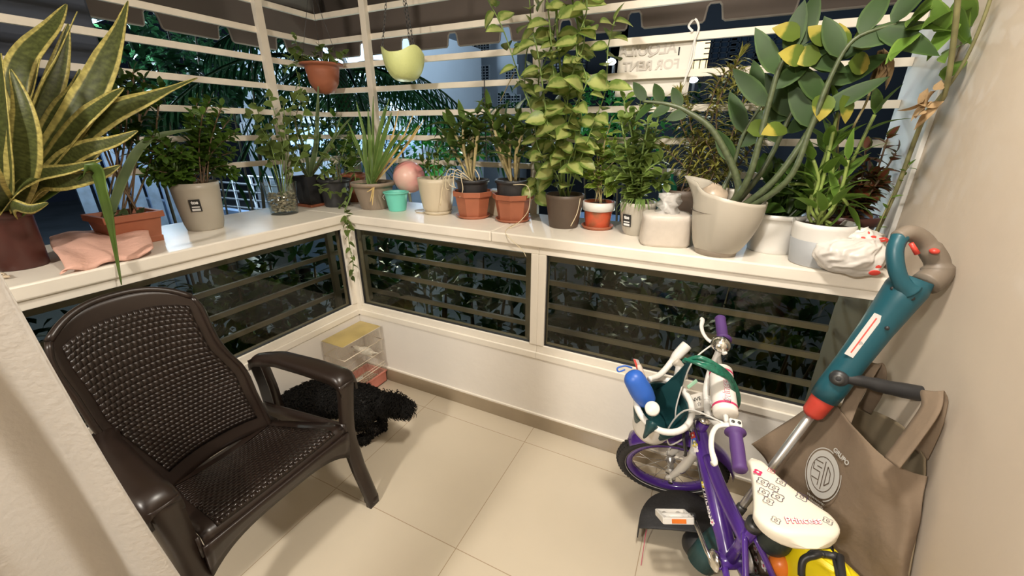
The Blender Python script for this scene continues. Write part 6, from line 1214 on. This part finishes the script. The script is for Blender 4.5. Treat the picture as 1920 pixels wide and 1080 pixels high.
# ================================================================ string trimmer leaning in the corner
A = pz(1322, 1042, .09); Bt = px(1700, 541, .465); tm = thing('string_trimmer', 'teal and grey garden string trimmer leaning against the right wall', 'trimmer', (A.x, A.y, 0))
ta = (Bt - A).normalized(); Lt = (Bt - A).length; tvw = (CP - (A + Bt) / 2).normalized(); tvw = (tvw - ta * tvw.dot(ta)).normalized(); tsd = ta.cross(tvw)
if tsd.dot(RT) < 0: tsd = -tsd
def AT(k, s_=0, v_=0): return A + ta * (Lt * k) + tsd * s_ + tvw * v_
MB().tube([AT(.02), AT(.68)], .0115, 16).build('pole', M_['steel'], tm)
MB().tube([AT(.20), AT(.235)], .015, 14).build('pole_joint', M_['dgrey'], tm)
MB().lathe([(0, 0), (.020, 0), (.026, .01), (.029, .06), (.031, .085), (0, .085)], AT(.60), 24, axis=ta).build('red_collar', M_['red'], tm)
bd_ = MB().tube([AT(.66), AT(.70), AT(.78), AT(.88), AT(.96), AT(1.0), AT(1.03)], [.033, .035, .034, .036, .041, .044, .038], 22).build('motor_housing', M_['petrol'], tm)
for k, s_ in ((.74, .012), (.84, -.008), (.90, .016), (.985, .02), (.99, -.022)): MB().lathe([(0, 0), (.005, 0), (.005, .002), (0, .002)], AT(k, s_, .0355), 12, axis=tvw).build('screw_hole', M_['black'], bd_)
lbp = AT(.86, -.012, .0365); MB().obox(lbp, ta * .062, tsd * .010, tvw * .001).build('rating_label', mat('label_silver', (.62, .60, .57), .3), bd_); MB().obox(lbp + tvw * .0012, ta * .052, tsd * .0015, tvw * .0003).build('print_line', M_['redprint'], bd_)
Dt = depth(Bt)
hp_ = [(1706, 545), (1690, 528), (1680, 500), (1678, 468), (1688, 444)]; MB().tube(sp([pd(u, v, Dt - .02) for u, v in hp_], 5), [.026, .024, .022, .020, .019, .018, .017, .017, .017, .017, .017, .017, .017, .017, .017, .017, .017, .017, .017, .018, .018], 16).build('loop_handle', M_['petrol'], tm)
hp2 = [(1684, 446), (1703, 437), (1727, 447), (1745, 470), (1757, 492), (1755, 515), (1735, 532)]; gh = MB().tube(sp([pd(u, v, Dt - .02) for u, v in hp2], 5), [.018] * 4 + [.020] * 10 + [.024] * 8 + [.030] * 9, 16).build('rear_grip', M_['taupe'], tm, label='taupe moulded rear grip')
MB().tube([pd(1708, 456, Dt - .035), pd(1720, 476, Dt - .035)], [.005, .006], 12).build('trigger', M_['red'], gh, label='red trigger'); MB().ball(pd(1752, 471, Dt - .044), .010, 12, 8, (1, 1, .7)).build('lock_button', M_['red'], gh)
px0 = AT(.735, .0, .03); x1_ = pd(1727, 738, depth(px0) - .05); kn = MB().lathe([(0, -.02), (.020, -.02), (.022, .0), (.018, .014), (0, .014)], px0, 24, axis=tvw).build('handle_clamp', M_['black'], tm)
MB().lathe([(.006, .0145), (.013, .0155), (.013, .017), (.006, .016)], px0, 20, axis=tvw).build('clamp_ring', M_['dgrey'], kn)
MB().tube(sp([px0, px0.lerp(x1_, .25) + UP * .004, px0.lerp(x1_, .6), x1_, x1_ + (x1_ - px0).normalized() * .008], 5), [.013] * 4 + [.015] * 4 + [.018] * 4 + [.0195] * 6 + [.019, .017, .010], 18).build('auxiliary_handle', M_['black'], tm, label='black auxiliary handle')
# cutting head, guard
hc = pz(1325, 1015, .075)
MB().ball(pz(1308, 1022, .055), .052, 24, 14, (1, 1, .9)).build('motor_head', M_['black'], tm)
MB().tube([AT(-.03), AT(.04), AT(.11), AT(.15)], [.046, .044, .034, .022], 20).build('neck_housing', M_['petrol2'], tm)
ga = [pz(u, v, .085) for u, v in [(1198, 990), (1203, 958), (1222, 932), (1255, 920), (1295, 924), (1335, 945), (1370, 975), (1398, 1010)]]; ga = sp(ga, 4); gc_ = pz(1318, 1008, .115); mb = MB(); ng = len(ga)
mb.grid(lambda i, j: (gc_.lerp(ga[i], j / 6) + UP * (.020 * sin(pi / 2 * (1 - j / 6)))) if j < 7 else ga[i] - UP * (.016 * (j - 6)), ng, 10); mb.build('guard', M_['rubber'], tm, solid=.004)
MB().obox(pz(1392, 978, .10), RT * .012, FW * .012, UP * .001).build('warning_label', M_['dgrey'], tm)
ln = MB(); ln.tube(sp([pz(1212, 993, .06), pz(1208, 1020, .02), pz(1202, 1060, .004)], 4), .0012, 5); ln.build('cutting_line', M_['pink'], tm)

# ================================================================ brown tote bag hanging from the trimmer handle
tb_ = thing('tote_bag', 'brown fabric tote bag with a silver circle emblem hanging from the trimmer handle', 'bag', px(1600, 1000, .47))
G = [[(1409, 833, .245), (1480, 788, .340), (1548, 750, .395), (1600, 800, .42), (1650, 850, .455), (1697, 880, .495), (1738, 893, .53)],
     [(1436, 862, .295), (1492, 850, .348), (1555, 845, .398), (1610, 872, .43), (1660, 905, .465), (1700, 925, .50), (1730, 935, .53)],
     [(1452, 905, .318), (1500, 905, .360), (1558, 905, .402), (1612, 925, .44), (1660, 950, .475), (1700, 970, .505), (1724, 978, .533)],
     [(1462, 960, .325), (1510, 965, .375), (1562, 970, .415), (1615, 985, .455), (1662, 1005, .485), (1694, 1020, .51), (1712, 1025, .535)],
     [(1470, 1020, .36), (1515, 1030, .40), (1565, 1040, .435), (1615, 1050, .47), (1660, 1060, .495), (1690, 1070, .515), (1703, 1072, .535)],
     [(1490, 1100, .39), (1525, 1105, .42), (1570, 1110, .45), (1615, 1115, .48), (1655, 1120, .505), (1685, 1125, .52), (1698, 1130, .537)]]
GP = [[px(u, v, x) for u, v, x in row] for row in G]
def catm(pl, t):
    n = len(pl) - 1; x = min(t * n, n - 1e-6); i = int(x); f = x - i; p0, p1, p2, p3 = pl[max(i - 1, 0)], pl[i], pl[i + 1], pl[min(i + 2, n)]
    return .5 * ((2 * p1) + (p2 - p0) * f + (2 * p0 - 5 * p1 + 4 * p2 - p3) * f * f + (3 * p1 - p0 - 3 * p2 + p3) * f ** 3)
def bagS(a, b):
    p = catm([catm(r, a) for r in GP], b); d = (CP - p).normalized(); flat_ = min(1, max(0, (hypot((a - .40) * 1.3, (b - .30)) - .16) / .15))
    wv = .010 * sin(a * 13 + b * 5) * sin(b * 4) + .008 * noise.noise(V((a * 6, b * 5, 1.3))) + .012 * noise.noise(V((a * 2.4, b * 2, 5)))
    p = p + d * wv * flat_; p.x = min(p.x, .535); return p
mb = MB(); mb.grid(lambda i, j: bagS(i / 48, j / 40), 49, 41); mb.build('front_panel', M_['bag'], tb_, solid=.003)
BG = [[(1548, 752, .42), (1600, 760, .50), (1650, 775, .525), (1700, 805, .53), (1735, 860, .53)], [(1530, 850, .50), (1600, 860, .53), (1650, 880, .535), (1700, 900, .535), (1730, 930, .535)], [(1500, 1100, .53), (1560, 1100, .537), (1620, 1110, .537), (1660, 1120, .537), (1695, 1130, .535)]]
BP_ = [[px(u, v, x) for u, v, x in r] for r in BG]
mb = MB(); mb.grid(lambda i, j: catm([catm(r, i / 24) for r in BP_], j / 16), 25, 17); mb.build('back_panel', mat('brown_nonwoven_inside', (.22, .17, .105), .9, var=.06), tb_, solid=.003, label='olive-brown inside of the bag')
def strap(pl, w_, side_): MB().ribbon([px(u, v, x) for u, v, x in pl], [w_, w_, w_], side_, 0, sub=8).build('strap', M_['bag'], tb_, solid=.003)
strap([(1582, 790, .42), (1600, 745, .435), (1625, 700, .445), (1640, 682, .46), (1648, 700, .475), (1640, 735, .49), (1620, 770, .50)], .034, V((.75, -.6, .2)))
strap([(1672, 868, .452), (1712, 815, .475), (1745, 765, .495), (1748, 735, .505), (1757, 748, .52), (1748, 790, .525), (1722, 850, .53)], .040, V((.45, -.75, .5)))
# emblem
pc_ = bagS(.40, .30); du_ = (bagS(.50, .30) - bagS(.30, .30)).normalized(); dv_ = (bagS(.40, .22) - bagS(.40, .38)).normalized(); en = du_.cross(dv_).normalized(); en = en if en.dot(CP - pc_) > 0 else -en
def ctr_px(u, v):
    d = ray(u, v); return CP + d * ((pc_ - CP).dot(en) / d.dot(en))
EC = ctr_px(1546, 890); ex = (ctr_px(1590, 915) - ctr_px(1502, 862)).normalized(); ME = frameM(EC + en * .006, ex, en); r0 = .056
def emb(pts, nm, m, lift=0, parent=None): o = MB().add([ME @ V((x, y, lift)) for x, y in pts], [tuple(range(len(pts)))], smooth=False).build(nm, m, parent or tb_); return o
def ringm(r1, r2, lift, nm, m, a0=0, a1=2 * pi, sy=1.12, par=None):
    mb = MB(); mb.grid(lambda i, j: ME @ V(((r1 if j else r2) * cos(lerp(a0, a1, i / 60)), (r1 if j else r2) * sin(lerp(a0, a1, i / 60)) * sy, lift)), 61, 2); return mb.build(nm, m, par or tb_)
em = emb([(r0 * cos(2 * pi * i / 60), r0 * sin(2 * pi * i / 60) * 1.12) for i in range(60)], 'emblem', M_['silver'], 0)
ringm(.0625, .0600, 0, 'emblem_ring', M_['silver'], -1.2, .35, par=em); ringm(.0625, .0600, 0, 'emblem_ring', M_['silver'], 1.25, 4.2, par=em)
ringm(.0415, .0395, .0008, 'inner_ring', M_['printbrown'], par=em)
def bar_(a, b, w_): a = V((*a, 0)); b = V((*b, 0)); d = (b - a).normalized(); n = V((-d.y, d.x, 0)) * w_; mb = MB(); mb.add([ME @ (a + n + V((0, 0, .0009))), ME @ (b + n + V((0, 0, .0009))), ME @ (b - n + V((0, 0, .0009))), ME @ (a - n + V((0, 0, .0009)))], [(0, 1, 2, 3)], smooth=False); mb.build('letter_stroke', M_['printbrown'], em)
for a, b in [((-.030, .028), (-.004, .028)), ((-.034, .020), (-.034, .002)), ((-.034, .002), (-.008, .002)), ((-.008, .002), (-.008, -.034)), ((-.008, -.020), (-.034, -.020)), ((.004, -.040), (.004, .036)), ((.014, .026), (.026, .012)), ((.026, .012), (.028, -.012)), ((.028, -.012), (.014, -.026)), ((.014, .026), (.014, -.026)), ((-.004, .014), (-.022, .014))]: bar_(a, b, .0014)
text('lettering', 'GRUPO', .017, M_['silver'], ME @ Matrix.Rotation(-.35, 4, 'Z') @ Matrix.Translation((.018, .078, .0)), em, bold=.0004)
for k, tx in enumerate(['Construyendo', 'calidad para', 'su hogar']): pass
for k in range(3):
    mb = MB(); y0 = -.071 - .010 * k; pts = [ME @ V((x_ * .001 - .035 + .012 * k, y0 + .0024 * sin(x_ * 1.1 + k) + .0012 * sin(x_ * 2.9), 0)) for x_ in range(0, 66 - 14 * k)]; mb.tube(pts, .0006, 4); mb.build('small_script_line', M_['silver'], em)

# ================================================================ yellow padded bag and orange ball in the corner by the bicycle seat
yc = pz(1575, 1110, .30); yc = V((.455, yc.y if 0 else .93, .235)); yb = thing('yellow_bag', 'bright yellow vinyl bag with black straps standing behind the bicycle seat', 'bag', (yc.x, yc.y, 0))
YC = pz(1560, 1100, .40)
def yel(i, j, nu=48, nv=28):
    a = 2 * pi * i / nu; b = -pi / 2 + pi * j / (nv - 1); ca, sa, cb, sb_ = cos(a), sin(a), cos(b), sin(b); f = lambda v, e: (abs(v) ** e) * (1 if v > 0 else -1)
    d = V((f(ca, .6) * f(cb, .5) * .15, f(sa, .6) * f(cb, .5) * .066, f(sb_, .6) * .215)); d.z += .014 * noise.noise(V((ca * 2, sa * 2, b))) * (1 if sb_ > -.5 else 0)
    return V((YQ.x, YQ.y, YQ.z)) + YM @ d
YQ = V((.425, .905, .236)); YM = Matrix.Rotation(radians(-52), 3, 'Z')
mb = MB().grid(yel, 48, 28, closeu=True); ybo = mb.build('bag_body', M_['yellow'], yb)
from mathutils.bvhtree import BVHTree
ybv = BVHTree.FromPolygons([vv.co for vv in ybo.data.vertices], [pp.vertices for pp in ybo.data.polygons])
def onto(u, v, lift=.003):
    h_ = ybv.ray_cast(CP, ray(u, v).normalized())
    if h_[0] is None: h_ = ybv.find_nearest(pd(u, v, depth(YQ) - .15))
    n_ = h_[1] if h_[1].dot(CP - h_[0]) > 0 else -h_[1]; return h_[0] + n_ * lift
def onpath(pl, r, k=.35): MB().tube([onto(p.x, p.y, .004) for p in sp([V((u, v, 0)) for u, v in pl], 7)], r, 8, flat=1).build('strap', M_['black'], yb)
onpath([(1505, 1079), (1508, 1052), (1530, 1042), (1570, 1044), (1610, 1056), (1645, 1079)], .0085); onpath([(1508, 1052), (1524, 1034), (1555, 1028), (1592, 1034), (1628, 1054)], .004)
ob_ = pd(1462, 1062, depth(T(.10, 0, .40)) + .08); ob_ = V((ob_.x, ob_.y, ob_.z)); tag(MB().ball(ob_, .028, 24, 16, (1, 1, 1.25)).build('orange_ball', M_['orange'], loc=ob_), 'small glossy orange ball wedged between the bicycle frame and the yellow bag', 'ball')
db = pd(1452, 1010, depth(ob_) - .0); tag(MB().ball(db, .045, 24, 16, (.9, .8, 1.1)).build('dark_pouch', mat('dark_green_pouch', (.02, .03, .025), .5, bump=.5, bscale=20), loc=db), 'dark green pouch tied under the bicycle seat', 'pouch')

# ================================================================ curtain at the near left
cu = MB()
CPN = [(-.690, .168), (-.704, .135), (-.745, .10), (-.730, .05), (-.775, .0), (-.745, -.07), (-.80, -.13), (-.765, -.21), (-.83, -.28), (-.78, -.36), (-.84, -.44)]
CPv = sp([V((x, y, 0)) for x, y in CPN], 6)
def cur(i, j):
    p = CPv[i]; t = j / 30; z = .012 + 2.42 * t; k = 1 - i / len(CPv)
    return V((p.x + .012 * sin(z * 3 + i * .2) * (1 - t), p.y - .068 * (z - .73) * (.4 + .6 * k) + .006 * sin(z * 5 + i * .4), z))
o_ = cu.grid(cur, len(CPv), 31).build('curtain', M_['curtain'], loc=(-.62, .1, 0), solid=.002); tag(o_, 'long white curtain hanging at the near left edge beside the armchair', 'curtain')
# pale gate and a van on the street at the left, seen between the plants
gt = thing('street_gate', 'pale blue vertical-board gate on the street behind the terracotta planter', 'gate', (-9.2, 3.9, gz))
a = px(205, 285, -9.2); b = px(310, 400, -9.2); y0, y1 = sorted((a.y, b.y)); y0 -= .6; y1 += .5
for i in range(7): yy = lerp(y0, y1, i / 7); MB().box((-9.25, yy + .03, gz), (-9.2, yy + (y1 - y0) / 7 - .03, a.z + .3)).build('board', mat('pale_blue_board', (.50, .62, .80), .5), gt)
for zz in (gz + .3, gz + 1.2): MB().box((-9.19, y0, zz), (-9.14, y1, zz + .08)).build('cross_rail', M_['slat'], gt)
for o in bpy.data.objects:
    if 'org' in o: del o['org']
